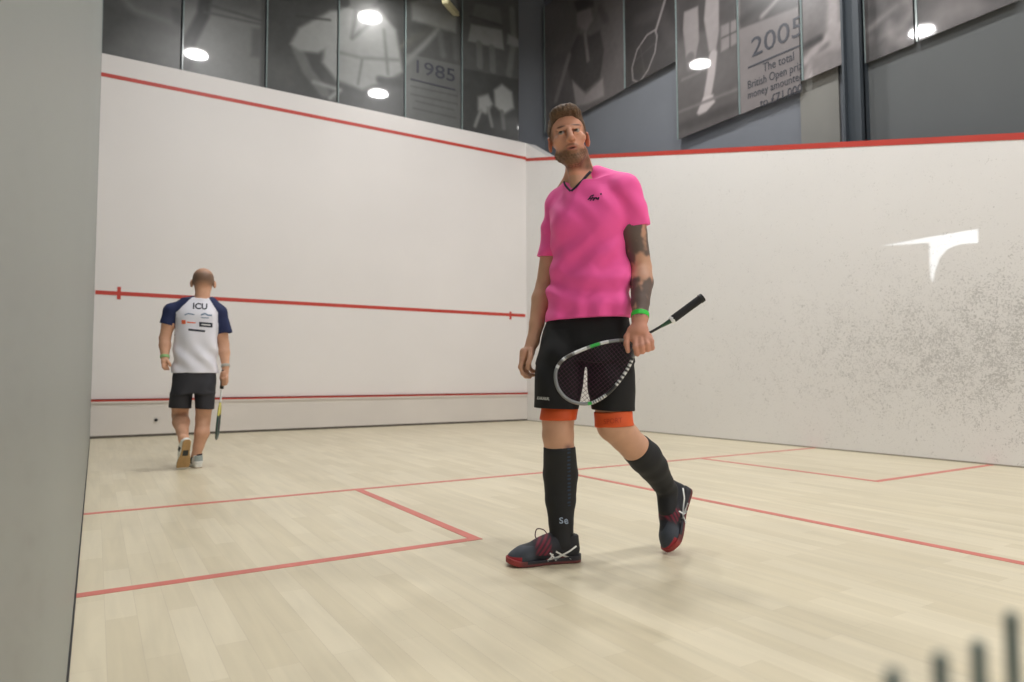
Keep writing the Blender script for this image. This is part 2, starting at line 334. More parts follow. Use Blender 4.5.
SX = 6.95
poster(('x', SX), 545, 625, 100, 7.6, 106, [('poly', [(545, 60), (575, 50), (575, 140), (545, 140)], 96, .2), ('poly', [(576, 8), (590, 4), (593, 20), (586, 32), (577, 26)], 138, .06), ('poly', [(574, 2), (592, -6), (594, 6), (577, 12)], 66, .05),
        ('poly', [(566, 62), (578, 34), (590, 36), (600, 30), (604, 50), (600, 78), (584, 92), (572, 84)], 74, .05), ('poly', [(572, 80), (586, 94), (603, 78), (604, 96), (588, 104), (576, 106)], 150, .05), ('line', [(585, 34), (588, 60)], 128, .04, .04), ('line', [(569, 56), (562, 80), (556, 100)], 128, .05, .06), ('line', [(612, -10), (622, 40), (616, 90)], 112, .15, .15), ('line', [(600, 8), (606, 20)], 90, .05, .06)],
        'photo print of a man in a dark vest, in the corner', 17, 6, zb=5.22)
poster(('x', SX-.012), 625, 678, 80, 7.4, 64, [('line', [(638, 20), (660, 12), (672, 40)], 76, .1, .1), ('ring', [(633, 80), (632, 68), (637, 50), (647, 35), (655, 30), (657, 36), (655, 52), (648, 70), (639, 83)], 165, .02, .012), ('line', [(656, 30), (662, 10), (668, -10)], 160, .03, .022), ('line', [(640, 45), (645, 75)], 92, .02, .004), ('line', [(636, 60), (656, 42)], 92, .02, .004)],
        'dark photo print with the pale outline of a racket', 19, 4, zb=5.22)
poster(('x', SX-.024), 678, 740, 128, 7.2, 94, [('poly', [(678, 0), (740, -25), (740, 18), (678, 40)], 74, .1), ('poly', [(684, 12), (698, 6), (699, 40), (695, 60), (686, 58), (683, 30)], 148, .03), ('poly', [(706, -5), (719, -8), (719, 30), (716, 50), (709, 52), (704, 20)], 158, .03), ('line', [(713, 55), (711, 75), (707, 98)], 182, .03, .07), ('poly', [(697, 113), (703, 98), (713, 94), (715, 102), (706, 112), (699, 116)], 196, .03), ('line', [(690, 58), (691, 66)], 110, .03, .08),
        ('line', [(679, 112), (740, 88)], 120, .03, .02), ('line', [(679, 128), (740, 104)], 74, .06, .06), ('poly', [(721, 26), (739, 18), (739, 42), (721, 52)], 140, .03), ('line', [(722, 38), (739, 30)], 70, .02, .01), ('line', [(730, 22), (730, 48)], 70, .02, .01), ('line', [(682, 80), (700, 72)], 118, .03, .02)],
        'photo print of bare legs in white socks and shoes', 23, 6, zb=4.07)
r, info = poster(('x', SX-.012), 740, 803, 110, 7.0, 133, [('poly', [(738, -60), (805, -60), (805, 4), (740, 29)], 78, .03), ('line', [(762, 16), (778, -2), (790, -10)], 150, .05, .03), ('line', [(742, 20), (770, 0)], 60, .08, .05)],
        'photo print headed 2005, about prize money', 29, 4, zb=4.07)
plane_text('2005', info, (751.5, 57.5), (803, 34), 19, r, bold=.0)
def pl(u, v): return on_plane(u, v, 0, info[2])
prism('rule_line', [(info[2]-.005, pl(748, 68).y, pl(748, 68.8).z), (info[2]-.005, pl(802, 45).y, pl(802, 45.6).z), (info[2]-.005, pl(802, 45).y, pl(802, 43.9).z), (info[2]-.005, pl(748, 68).y, pl(748, 67).z)], (.004, 0, 0), M_ink, r)
for txt, p0, p1, h in (('The total', (763, 72), (794, 60), 8.5), ('British Open prize', (748, 89), (806, 67.5), 8), ('money amounted', (748, 99), (803, 79), 7.5), ('to £71,000', (760, 107.5), (802, 92), 8.5)):
    plane_text(txt, info, p0, p1, h, r)
swirl = [('line', [(806, 60), (822, 42), (840, 26)], 176, .05, .05), ('line', [(806, 80), (812, 62), (828, 50), (845, 42)], 165, .05, .04), ('line', [(832, -10), (833, 30), (840, 62)], 170, .06, .07), ('poly', [(803, -40), (828, -50), (826, 20), (808, 44)], 112, .1), ('line', [(806, 46), (820, 38)], 60, .05, .04), ('poly', [(806, 84), (812, 70), (814, 80)], 210, .03), ('poly', [(812, 58), (845, 46), (845, 80), (812, 90)], 138, .08)]
poster(('x', SX-.04), 803, 845, 76, 6.8, 118, swirl, 'photo print of pale creased cloth, left of the steel column', 31, 12, zb=4.15)
poster(('x', SX), 865, 917, 56, 6.6, 84, [('line', [(872, 50), (885, 30), (905, 40)], 132, .1, .07), ('line', [(868, 10), (880, 20), (876, 40)], 60, .1, .06), ('line', [(900, 30), (912, 10), (905, -5)], 120, .08, .05), ('line', [(870, 28), (896, 6)], 118, .06, .03), ('poly', [(865, 44), (884, 40), (880, 62), (865, 66)], 64, .08)],
        'dark crumpled looking photo print, right of the steel column', 37, 14, zb=4.07)
poster(('x', SX-.01), 917, 1024, 26, 6.4, 76, [('poly', [(917, 10), (960, -30), (1040, -30), (1010, 4), (930, 44)], 92, .2), ('line', [(925, 40), (945, 12), (975, 6)], 116, .15, .08), ('line', [(990, -10), (1024, -12)], 60, .1, .08)],
        'dark photo print at the far right edge of the view', 41, 7, zb=4.07)

# steel column and handrail cable of the hall
c0, c1 = on_plane(846, 100, 0, 6.9), on_plane(864, 100, 0, 6.9)
col_ = boxes('steel_column', [(6.84, c1.y, 0, 7.0, c1.y+.025, 7.8), (6.84, c0.y-.025, 0, 7.0, c0.y, 7.8), (6.90, c1.y, 0, 6.93, c0.y, 7.8)], M_steel)
tag(col_, 'blue grey steel column standing behind the right court wall', 'column')
beam = boxes('ceiling_batten', [(-.05, -.7, -.04, .05, .7, .04)], mat('cream_batten', srgb(205, 198, 160), .5, noise=(5, .04)), None, .008)
p = on_plane(452, 9, 1, -.25); beam.location = p; beam.rotation_euler = (.35, 0, -.62); tag(beam, 'cream strip light batten hanging above the front wall', 'light fitting')

# ball against the tin
bm = bmesh.new(); bmesh.ops.create_icosphere(bm, subdivisions=3, radius=.021); me = bpy.data.meshes.new('squash_ball'); bm.to_mesh(me); bm.free(); me.shade_smooth()
ball = link('squash_ball', me, mat('ball_rubber', srgb(28, 28, 28), .7, noise=(40, .15))); ball.location = on_plane(156, 420, 1, -.034); tag(ball, 'small black squash ball against the white tin', 'ball')

# blurred upright bars close to the lens
M_bar = mat('dark_teal_paint', srgb(96, 118, 118), .5, noise=(20, .1))
root = empty('bar_rack', (0.27, -9.735, 0)); tag(root, 'dark blurred upright bars nearest the camera at lower right', 'railing')
for u, v in ((893, 668), (940, 652), (978, 640), (1011, 612)):
    q = on_plane(u, v, 1, -9.735)
    o = lathe('bar', [(.0026, q.z-.25), (.0026, q.z-.004), (.0025, q.z-.001), (.0008, q.z)], M_bar, root, 12, True, (q.x-.27, 0, 0))
boxes('bottom_rail', [(-.16, -.006, .36, .12, .006, .39)], M_bar, root); boxes('post', [(-.03, -.006, 0, -.01, .006, .37)], M_bar, root)
boxes('foot', [(-.12, -.05, 0, .1, .05, .012)], M_bar, root)

# ------------------------------------------------------------------ organic modelling: distance fields meshed by surface nets
def P3(p): return np.array(p, float)
class Field:
    def __init__(s, lo, hi, res):
        s.ax = [np.arange(lo[i], hi[i]+res, res, dtype=np.float32) for i in range(3)]; s.res = res
        s.F = np.full([len(a) for a in s.ax], .3, np.float32)
    def blk(s, lo, hi):
        sl = []
        for i in range(3):
            a = np.searchsorted(s.ax[i], lo[i]); b = np.searchsorted(s.ax[i], hi[i]); sl.append(slice(max(a-1, 0), min(b+1, len(s.ax[i]))))
        X = s.ax[0][sl[0]][:, None, None]; Y = s.ax[1][sl[1]][None, :, None]; Z = s.ax[2][sl[2]][None, None, :]
        return tuple(sl), X, Y, Z
    def apply(s, prim, k=.012, op='u'):
        lo, hi, f = prim; m = k+.02
        sl, X, Y, Z = s.blk(P3(lo)-m, P3(hi)+m)
        if 0 in s.F[sl].shape: return s
        d = np.broadcast_to(f(X, Y, Z), s.F[sl].shape).astype(np.float32); a = s.F[sl]
        if op == 'u': h = np.clip(.5+.5*(d-a)/k, 0, 1); s.F[sl] = d*(1-h)+a*h - k*h*(1-h)
        elif op == 's': d = -d; h = np.clip(.5-.5*(d-a)/k, 0, 1); s.F[sl] = d*(1-h)+a*h + k*h*(1-h)
        return s
    def cut(s, p, n):          # keep the side the normal points away from
        n = P3(n)/np.linalg.norm(n); p = P3(p)
        d = (s.ax[0][:, None, None]-p[0])*n[0]+(s.ax[1][None, :, None]-p[1])*n[1]+(s.ax[2][None, None, :]-p[2])*n[2]
        s.F = np.maximum(s.F, d.astype(np.float32)); return s
    def warp(s, fn):
        X, Y, Z = s.ax[0][:, None, None], s.ax[1][None, :, None], s.ax[2][None, None, :]; s.F = (s.F+fn(X, Y, Z)).astype(np.float32); return s
    def hollow(s, t, fn=None):
        s.F = np.maximum(s.F, -(s.F+t)); return s
    def mesh(s, name, T=None):
        F = s.F; I = F < 0; nx, ny, nz = F.shape
        c = np.zeros((nx-1, ny-1, nz-1), np.uint8)
        for a in (0, 1):
            for b in (0, 1):
                for d in (0, 1): c += I[a:nx-1+a, b:ny-1+b, d:nz-1+d]
        act = (c > 0) & (c < 8); idx = np.argwhere(act); n = len(idx)
        num = np.full(act.shape, -1, np.int32); num[act] = np.arange(n)
        acc = np.zeros((n, 3)); cnt = np.zeros(n)
        corners = [(a, b, d) for a in (0, 1) for b in (0, 1) for d in (0, 1)]
        val = {q: F[idx[:, 0]+q[0], idx[:, 1]+q[1], idx[:, 2]+q[2]].astype(float) for q in corners}
        for q in corners:
            for ax in range(3):
                if q[ax]: continue
                r = list(q); r[ax] = 1; r = tuple(r); v0, v1 = val[q], val[r]; mk = (v0 < 0) != (v1 < 0)
                t = np.where(mk, v0/(v0-v1+1e-20), 0); p = np.tile(P3(q), (n, 1)); p[:, ax] = t
                acc += p*mk[:, None]; cnt += mk
        V = (idx + acc/cnt[:, None])*s.res + P3([a[0] for a in s.ax])
        fs = []
        for ax in range(3):
            o = [i for i in range(3) if i != ax]
            sa = [slice(None)]*3; sb = [slice(None)]*3; sa[ax] = slice(0, -1); sb[ax] = slice(1, None)
            A, B = I[tuple(sa)], I[tuple(sb)]; e = np.argwhere(A != B)
            ok = np.all([(e[:, i] > 0) & (e[:, i] < F.shape[i]-1) for i in o], axis=0); e = e[ok]
            flip = A[tuple(e.T)]
            def cell(d0, d1):
                q = e.copy(); q[:, o[0]] -= d0; q[:, o[1]] -= d1; return num[tuple(q.T)]
            Q = np.stack([cell(1, 1), cell(0, 1), cell(0, 0), cell(1, 0)], 1)
            if ax == 1: flip = ~flip
            Q[~flip] = Q[~flip][:, ::-1]; fs.append(Q)
        Q = np.concatenate(fs); Q = Q[(Q >= 0).all(1)]
        # one light smoothing pass
        for lam in (.45, -.30):
            sm = np.zeros_like(V); c2 = np.zeros(n)
            for i in range(4):
                np.add.at(sm, Q[:, i], V[Q[:, (i+1) % 4]]); np.add.at(sm, Q[:, i], V[Q[:, (i-1) % 4]]); np.add.at(c2, Q[:, i], 2)
            V = V + lam*(sm/np.maximum(c2, 1)[:, None] - V)
        if T is not None: V = V@np.array(T)[:3, :3].T + np.array(T)[:3, 3]
        me = bpy.data.meshes.new(name); me.vertices.add(n); me.vertices.foreach_set('co', V.astype(np.float32).ravel())
        me.loops.add(len(Q)*4); me.loops.foreach_set('vertex_index', Q.astype(np.int32).ravel())
        me.polygons.add(len(Q)); me.polygons.foreach_set('loop_start', np.arange(0, len(Q)*4, 4, dtype=np.int32)); me.polygons.foreach_set('loop_total', np.full(len(Q), 4, np.int32))
        me.update(calc_edges=True); me.validate(); me.shade_smooth(); return me, V
def rc(a, b, r1, r2=None, sq=None):
    a, b = P3(a), P3(b); r2 = r1 if r2 is None else r2; ba = b-a; L2 = ba@ba+1e-12; R = max(r1, r2)
    def f(X, Y, Z):
        x, y, z = X-a[0], Y-a[1], Z-a[2]; h = np.clip((x*ba[0]+y*ba[1]+z*ba[2])/L2, 0, 1)
        return np.sqrt((x-ba[0]*h)**2+(y-ba[1]*h)**2+(z-ba[2]*h)**2)-(r1+(r2-r1)*h)
    return np.minimum(a, b)-R, np.maximum(a, b)+R, f
def el(c, r, M=None):
    c, r = P3(c), P3(r); M = np.eye(3) if M is None else np.array(M)
    ext = np.sqrt(((M*r)**2).sum(1))
    def f(X, Y, Z):
        x, y, z = X-c[0], Y-c[1], Z-c[2]; q = [M[0, i]*x+M[1, i]*y+M[2, i]*z for i in range(3)]
        k0 = np.sqrt(sum((q[i]/r[i])**2 for i in range(3))); k1 = np.sqrt(sum((q[i]/r[i]**2)**2 for i in range(3)))+1e-9
        return k0*(k0-1)/k1
    return c-ext, c+ext, f
def loft(secs, phi=0, p=2.3):
    """secs: (z, cx, cy, a, b[, phi]) rising in z; ellipse-like sections turned by phi about z"""
    secs = sorted(secs); A = np.array([q[:5] for q in secs]); ph = np.array([q[5] if len(q) > 5 else phi for q in secs]); R = A[:, 3:].max()
    lo = (A[:, 1].min()-R, A[:, 2].min()-R, A[0, 0]); hi = (A[:, 1].max()+R, A[:, 2].max()+R, A[-1, 0])
    def f(X, Y, Z):
        zc = np.clip(Z, A[0, 0], A[-1, 0]); g = lambda c: np.interp(zc.ravel(), A[:, 0], c).reshape(zc.shape)
        # smooth the interpolation a little
        def gs(c): return sum(np.interp((zc.ravel()+o), A[:, 0], c).reshape(zc.shape) for o in (-.03, -.015, 0, .015, .03))/5
        cx, cy, a, b, f_ = gs(A[:, 1]), gs(A[:, 2]), gs(A[:, 3]), gs(A[:, 4]), gs(ph)
        x, y = X-cx, Y-cy; u = x*np.cos(f_)+y*np.sin(f_); v = -x*np.sin(f_)+y*np.cos(f_)
        d = ((np.abs(u/a)**p+np.abs(v/b)**p)**(1/p)-1)*np.minimum(a, b)
        return np.maximum(d, np.maximum(A[0, 0]-Z, Z-A[-1, 0]))
    return lo, hi, f
def chain(F, pts, k=.008, add=0.0, op='u'):
    for (a, ra), (b, rb) in zip(pts[:-1], pts[1:]): F.apply(rc(a, b, ra+add, rb+add), k, op)
def vcolor(me, cols, name='tone'):
    ca = me.color_attributes.new(name, 'FLOAT_COLOR', 'POINT'); c4 = np.ones((len(cols), 4), np.float32); c4[:, :3] = cols; ca.data.foreach_set('color', c4.ravel())
def lin(r, g, b): return np.array(srgb(r, g, b)[:3])
def mixc(base, col, k): return base*(1-k[:, None]) + col*k[:, None]
def sst(x, a, b): t = np.clip((x-a)/(b-a), 0, 1); return t*t*(3-2*t)
def n3(X, Y, Z, sc, seed=0, octv=3):
    r = np.random.RandomState(seed); o = 0; amp = 1; tot = 0
    for k in range(octv):
        for _ in range(4):
            d = r.normal(size=3); d /= np.linalg.norm(d); e_ = r.normal(size=3); f = sc*2**k*r.uniform(.7, 1.3); ph = r.uniform(0, 6.28)
            o = o + amp*np.sin((X*d[0]+Y*d[1]+Z*d[2])*f+ph+1.3*np.sin((X*e_[0]+Y*e_[1]+Z*e_[2])*f*.5+ph)); tot += amp
        amp *= .55
    return o/tot*1.8
def rot(ax, deg): return np.array(Matrix.Rotation(math.radians(deg), 3, ax))
def tube(name, pts, rad, m, parent, closed=False, seg=8, cols=None, flat=1.0, sub=6):
    """catmull-rom tube through pts (local coords)"""
    P = [P3(p) for p in pts]; n = len(P); out = []; rr = []; tt = []
    rad = [rad]*n if isinstance(rad, (int, float)) else rad
    rng = range(n if closed else n-1)
    for i in rng:
        g = (lambda j: P[j % n]) if closed else (lambda j: P[min(max(j, 0), n-1)])
        p0, p1, p2, p3 = g(i-1), g(i), g(i+1), g(i+2)
        for s_ in range(sub):
            t = s_/sub; out.append(.5*((2*p1)+(-p0+p2)*t+(2*p0-5*p1+4*p2-p3)*t*t+(-p0+3*p1-3*p2+p3)*t**3)); rr.append(rad[i]*(1-t)+rad[(i+1) % n]*t); tt.append((i+t))
    if not closed: out.append(P[-1]); rr.append(rad[-1]); tt.append(n-1)
    out = np.array(out); N = len(out); vs = []; up = P3((0, 1, 0))
    for i in range(N):
        a, b = (out[(i+1) % N], out[i-1]) if closed else (out[min(i+1, N-1)], out[max(i-1, 0)])
        t = a-b; t /= np.linalg.norm(t)+1e-9; s_ = np.cross(t, up); s_ /= np.linalg.norm(s_)+1e-9; w_ = np.cross(s_, t)
        for k in range(seg): an = 2*math.pi*k/seg; vs.append(out[i]+rr[i]*(math.cos(an)*s_+flat*math.sin(an)*w_))
    fs = []
    for i in range(N if closed else N-1):
        j = (i+1) % N
        for k in range(seg): k2 = (k+1) % seg; fs.append((i*seg+k, i*seg+k2, j*seg+k2, j*seg+k))
    if not closed: fs.append(tuple(range(seg-1, -1, -1))); fs.append(tuple((N-1)*seg+k for k in range(seg)))
    me = bpy.data.meshes.new(name); me.from_pydata([tuple(v) for v in vs], [], fs); me.update(); me.shade_smooth()
    if cols is not None: vcolor(me, np.repeat(np.array([cols(t) for t in tt]), seg, 0))
    return link(name, me, m, parent)

class Frame:
    """local frame at a floor point: x to the right as seen from the court's back corner, y away, z up"""
    def __init__(s, ox, oy):
        s.O = Vector((ox, oy, 0)); d = Vector((ox-CAM.x, oy-CAM.y, 0)); d.normalize(); s.Fv = d; s.R = Vector((d.y, -d.x, 0)); s.rz = math.atan2(s.R.y, s.R.x)
    def J(s, u, v, dep=0.0):
        d = ray(u, v); t = ((s.O-CAM).dot(s.Fv)+dep)/d.dot(s.Fv); q = CAM+d*t-s.O; return np.array((q.dot(s.R), dep, q.z))
    def z(s, v, u, dep=0.0): return s.J(u, v, dep)[2]
    def S(s, v, ul, ur, dep, b, phi=0):      # loft section from the two silhouette columns at row v
        A, B = s.J(ul, v, dep), s.J(ur, v, dep); hw = abs(B[0]-A[0])/2
        if phi: hw = math.sqrt(max(hw**2-(b*math.sin(phi))**2, 1e-4))/math.cos(phi)
        return ((A[2]+B[2])/2, (A[0]+B[0])/2, dep, hw, b, phi)

def decal(name, me, px0, pxr, pxu, targets, m, parent, off=.002):
    """a printed mark: flat shape laid on the surface of the garment or shoe it belongs to"""
    root = parent
    while root.parent: root = root.parent
    bpy.context.view_layer.update(); mw = root.matrix_world; inv = mw.inverted()
    trees = [BVHTree.FromPolygons([v.co[:] for v in t.data.vertices], [p.vertices[:] for p in t.data.polygons]) for t in targets]
    o0 = inv @ CAM; dist = None
    for v in me.vertices:
        u = px0[0]+pxr[0]*v.co.x+pxu[0]*v.co.y; w_ = px0[1]+pxr[1]*v.co.x+pxu[1]*v.co.y; d = (inv.to_3x3() @ ray(u, w_)).normalized()
        best = None
        for tr in trees:
            h = tr.ray_cast(o0, d)
            if h[0] is not None and (best is None or h[3] < best): best = h[3]
        if best is None: best = dist or 2.7
        dist = best; v.co = o0 + d*(best-off)
    me.update(); return link(name, me, m, parent)
def flat_mesh(polys, sub=0):
    me = bpy.data.meshes.new('mark'); vs, fs = [], []
    for P in polys:
        b = len(vs); vs += [(x, y, 0) for x, y in P]; fs.append(tuple(range(b, b+len(P))))
    me.from_pydata(vs, [], fs)
    if sub:
        bm = bmesh.new(); bm.from_mesh(me); bmesh.ops.subdivide_edges(bm, edges=bm.edges[:], cuts=sub, use_grid_fill=True); bm.to_mesh(me); bm.free()
    return me
def strip(pts, w):
    """thin polygon strips along px polylines"""
    out = []
    for a, b in zip(pts[:-1], pts[1:]):
        dx, dy = b[0]-a[0], b[1]-a[1]; l = math.hypot(dx, dy); nx, ny = -dy/l*w/2, dx/l*w/2
        out.append([(a[0]+nx, a[1]+ny), (b[0]+nx, b[1]+ny), (b[0]-nx, b[1]-ny), (a[0]-nx, a[1]-ny)])
    return out

def make_shoe(style, parent, T, loops=True):
    """shoe in its own frame: toe +x, heel -x, outside -y, up z; T places it"""
    F = Field((-.15, -.07, -.01), (.19, .07, .17), .003)
    F.apply(rc((.10, .004, .034), (.02, 0, .050), .042, .046), .02); F.apply(el((.115, .006, .028), (.055, .046, .033)), .02)
    F.apply(rc((.02, 0, .055), (-.085, 0, .052), .045, .040), .02); F.apply(rc((-.01, 0, .07), (-.08, 0, .095), .040, .040), .02)
    F.apply(rc((-.02, 0, .09), (.045, 0, .068), .026, .020), .02)           # tongue
    F.apply(rc((-.062, 0, .09), (-.066, 0, .2), .037, .040), .008, 's'); F.cut((0, 0, .122), (-.15, 0, 1)); F.cut((0, 0, .014), (0, 0, -1))
    me, V = F.mesh('shoe_upper', T)
    iV = np.linalg.inv(np.array(T)); U = V@iV[:3, :3].T+iV[:3, 3]; n = len(V)
    if style == 'dark':
        c = np.tile(lin(22, 24, 34), (n, 1)); c = mixc(c, lin(54, 60, 70), sst(U[:, 0], .055, .085)*(U[:, 2] < .075))
        k = (sst(U[:, 0], -.005, .01)*(1-sst(U[:, 0], .05, .07)))*(U[:, 2] > .04)*(.55+.45*np.sin(U[:, 0]*330+U[:, 2]*260)); c = mixc(c, lin(120, 22, 48), np.clip(k, 0, 1))
        c = mixc(c, lin(160, 40, 52), ((U[:, 0] > .12) & (U[:, 2] < .038)).astype(float)); c = mixc(c, lin(120, 36, 48), ((U[:, 2] < .028) & (np.abs(U[:, 0]+.03) < .05)).astype(float))
    else:
        c = np.tile(lin(226, 226, 222), (n, 1)); c = mixc(c, lin(40, 46, 52), ((np.abs(U[:, 0]+.02) < .02) & (U[:, 2] > .03)).astype(float)); c = mixc(c, lin(150, 160, 158), ((U[:, 0] < -.1) & (U[:, 2] > .06)).astype(float))
    vcolor(me, c); up = link('shoe', me, M_shoe, parent)
    F = Field((-.15, -.07, -.01), (.19, .07, .05), .003)
    def sole(X, Y, Z):
        t = np.clip((X+.13)/.305, 0, 1); hw = .034+.020*sst(t, .35, .75); cy = .006*sst(t, .4, 1)
        ex = np.maximum(np.abs(X-.0225)-.1525+hw, 0); d2 = np.sqrt(ex**2+(Y-cy)**2)-hw
        toe = .012*sst(X, .11, .18); return np.maximum(d2, np.maximum(toe-Z, Z-toe-.022-.008*(1-sst(t, .15, .35))))
    F.apply(((-.14, -.06, 0), (.18, .06, .04), sole), .003)
    me, V = F.mesh('sole', T); U = V@iV[:3, :3].T+iV[:3, 3]
    if style == 'dark': c = np.tile(lin(100, 48, 48), (len(V), 1)); c = mixc(c, lin(36, 36, 44), ((U[:, 2] > .012) & (U[:, 0] < .10)).astype(float)); c = mixc(c, lin(150, 56, 54), sst(U[:, 0], .11, .14))
    else: c = np.tile(lin(224, 222, 214), (len(V), 1)); c = mixc(c, lin(172, 138, 92), (U[:, 2] < .006).astype(float)); c = mixc(c, lin(40, 44, 46), ((U[:, 2] < .008) & (np.abs(U[:, 0]+.0) < .028) & (np.abs(U[:, 1]) < .022)).astype(float))
    vcolor(me, c); link('sole', me, M_shoe, up)
    Tm = Matrix(T); lc = M_lace if style == 'dark' else M_white
    for i in range(5):
        x = .012+i*.017; z = .100-i*.0085
        tube('lace', [Tm @ Vector((x, -.030, z-.016)), Tm @ Vector((x+.005, 0, z+.001)), Tm @ Vector((x+.008, .030, z-.016))], .0028, lc, up, seg=6, sub=4)
    if style == 'dark' and loops:
        tube('lace_loop', [Tm @ Vector(p) for p in ((.004, 0, .104), (.018, -.012, .125), (.045, -.02, .128), (.052, -.018, .100), (.040, -.01, .088))], .0022, lc, up, seg=6)
    return up
M_shoe = mat('shoe_material', rough=.62, vcol='tone', noise=(60, .1)); M_lace = mat('maroon_lace', srgb(74, 26, 44), .6, noise=(40, .1)); M_white = mat('white_print', srgb(226, 228, 228), .5, noise=(30, .03))
M_skin = mat('skin', rough=.52, vcol='tone', noise=(25, .05), bump=(120, .08, .001), spec=.4)
M_hair = mat('brown_hair', srgb(96, 74, 54), .7, noise=(110, .45), bump=(190, .9, .006)); M_eyew = mat('eye_white', srgb(200, 192, 188), .2, vcol='tone')
M_pink = mat('neon_pink_jersey', srgb(255, 92, 172), .75, noise=(14, .04), bump=(220, .12, .001), sheen=.15)
M_blackcloth = mat('black_sports_cloth', srgb(13, 13, 16), .8, noise=(10, .1), bump=(160, .15, .001)); M_navy = mat('navy_trim', srgb(24, 24, 44), .7, noise=(10, .1))
M_orange = mat('orange_elastic', srgb(222, 88, 34), .6, noise=(20, .05)); M_sock = mat('black_compression_sock', rough=.7, vcol='tone', noise=(30, .1), bump=(300, .15, .001))
M_green = mat('green_rubber', srgb(48, 200, 62), .5, noise=(20, .05)); M_grey = mat('grey_print', srgb(150, 165, 185), .5, noise=(20, .05))

def frame_T(o, x, up):
    """matrix with origin o, x axis along x, z axis near up"""
    x = P3(x)/np.linalg.norm(x); z = P3(up)-x*(P3(up)@x); z /= np.linalg.norm(z); y = np.cross(z, x); M = np.eye(4); M[:3, 0] = x; M[:3, 1] = y; M[:3, 2] = z; M[:3, 3] = o; return M
def finger(F, pts, r0, r1, k=.006):
    n = len(pts)
    for i in range(n-1): F.apply(rc(pts[i], pts[i+1], r0+(r1-r0)*i/(n-1), r0+(r1-r0)*(i+1)/(n-1)), k)

# ------------------------------------------------------------------ the player in pink
fr = Frame(1.632, -7.66); J, SC = fr.J, fr.S
PH = math.radians(-25)                      # chest turned towards the left wall
RES = .0038
shA, elA, wrA = J(560, 207, .10), J(545, 285, .13), J(533, 341, .08)          # his right arm
shB, elB, wrB = J(625, 194, -.03), J(641, 268, .00), J(640, 318, -.13)        # his left arm
hipA, knA, anA = J(566, 340, .06), J(558, 430, -.01), J(562, 543, .02)
hipB, knB, anB = J(608, 340, .03), J(614, 425, -.02), J(667, 490, .24)
body = Field((-.24, -.26, .03), (.52, .36, 1.93), RES)
armA = [(shA, .050), (shA*.5+elA*.5, .046), (elA, .038), (elA*.75+wrA*.25+P3((-.004, 0, 0)), .040), (elA*.3+wrA*.7, .031), (wrA, .025)]
armB = [(shB, .056), (shB*.45+elB*.55, .052), (elB, .042), (elB*.7+wrB*.3+P3((.004, 0, 0)), .045), (elB*.3+wrB*.7, .035), (wrB, .029)]
legA = [(hipA, .085), (hipA*.5+knA*.5, .078), (knA+P3((0, 0, .04)), .063), (knA+P3((0, 0, -.02)), .062), (J(559.5, 452, .0), .058)]
calfA = [(J(559.5, 449, .0), .058), (J(560.5, 474, .035), .064), (J(560.5, 500, .03), .055), (J(561, 522, .022), .043), (anA, .041)]
legB = [(hipB, .085), (hipB*.45+knB*.55, .076), (knB, .067), (J(625, 437, .02), .060), (J(634, 447, .05), .058)]
calfB = [(J(634, 446, .05), .058), (J(645, 457, .095), .063), (J(653, 467, .14), .056), (J(662, 482, .20), .042), (anB, .040)]
for c in (armA, armB, legA, calfA, legB, calfB): chain(body, c)
body.apply(el(shA*.62+elA*.38+P3((-.006, -.01, 0)), (.042, .044, .07)), .02); body.apply(el(shB*.62+elB*.38+P3((.008, 0, 0)), (.046, .046, .075)), .02)
body.apply(el(J(558, 428, -.045), (.040, .028, .045)), .02); body.apply(el(J(612, 424, -.06), (.040, .028, .042)), .02)     # kneecaps
body.apply(rc(anA, anA+P3((-.12, -.015, -.055)), .036, .03), .02); body.apply(rc(anB, J(669, 530, .22), .036, .03), .02)     # feet inside the shoes
torso = [SC(338, 548, 628, .04, .105, PH), SC(318, 551, 626, .04, .10, PH), SC(290, 554, 624, .04, .095, PH), SC(262, 557, 622, .04, .10, PH), SC(230, 556, 622, .035, .11, PH), SC(208, 556, 625, .03, .10, PH), SC(192, 566, 617, .03, .075, PH)]
body.apply(loft(torso), .02)
body.apply(rc(shA, J(583, 190, .05), .045, .05), .03); body.apply(rc(shB, J(586, 188, .03), .048, .05), .03)
neckb, neckt = J(584, 186, .045), J(576, 155, .01)
body.apply(rc(neckb, neckt, .056, .050), .015); body.apply(rc(J(578, 188, .0), J(575, 168, -.02), .03, .03), .02)
body.apply(rc(J(602, 185, .03), J(584, 172, .03), .030, .028), .02); body.apply(rc(J(564, 190, .07), J(577, 170, .035), .03, .032), .03)   # trapezius
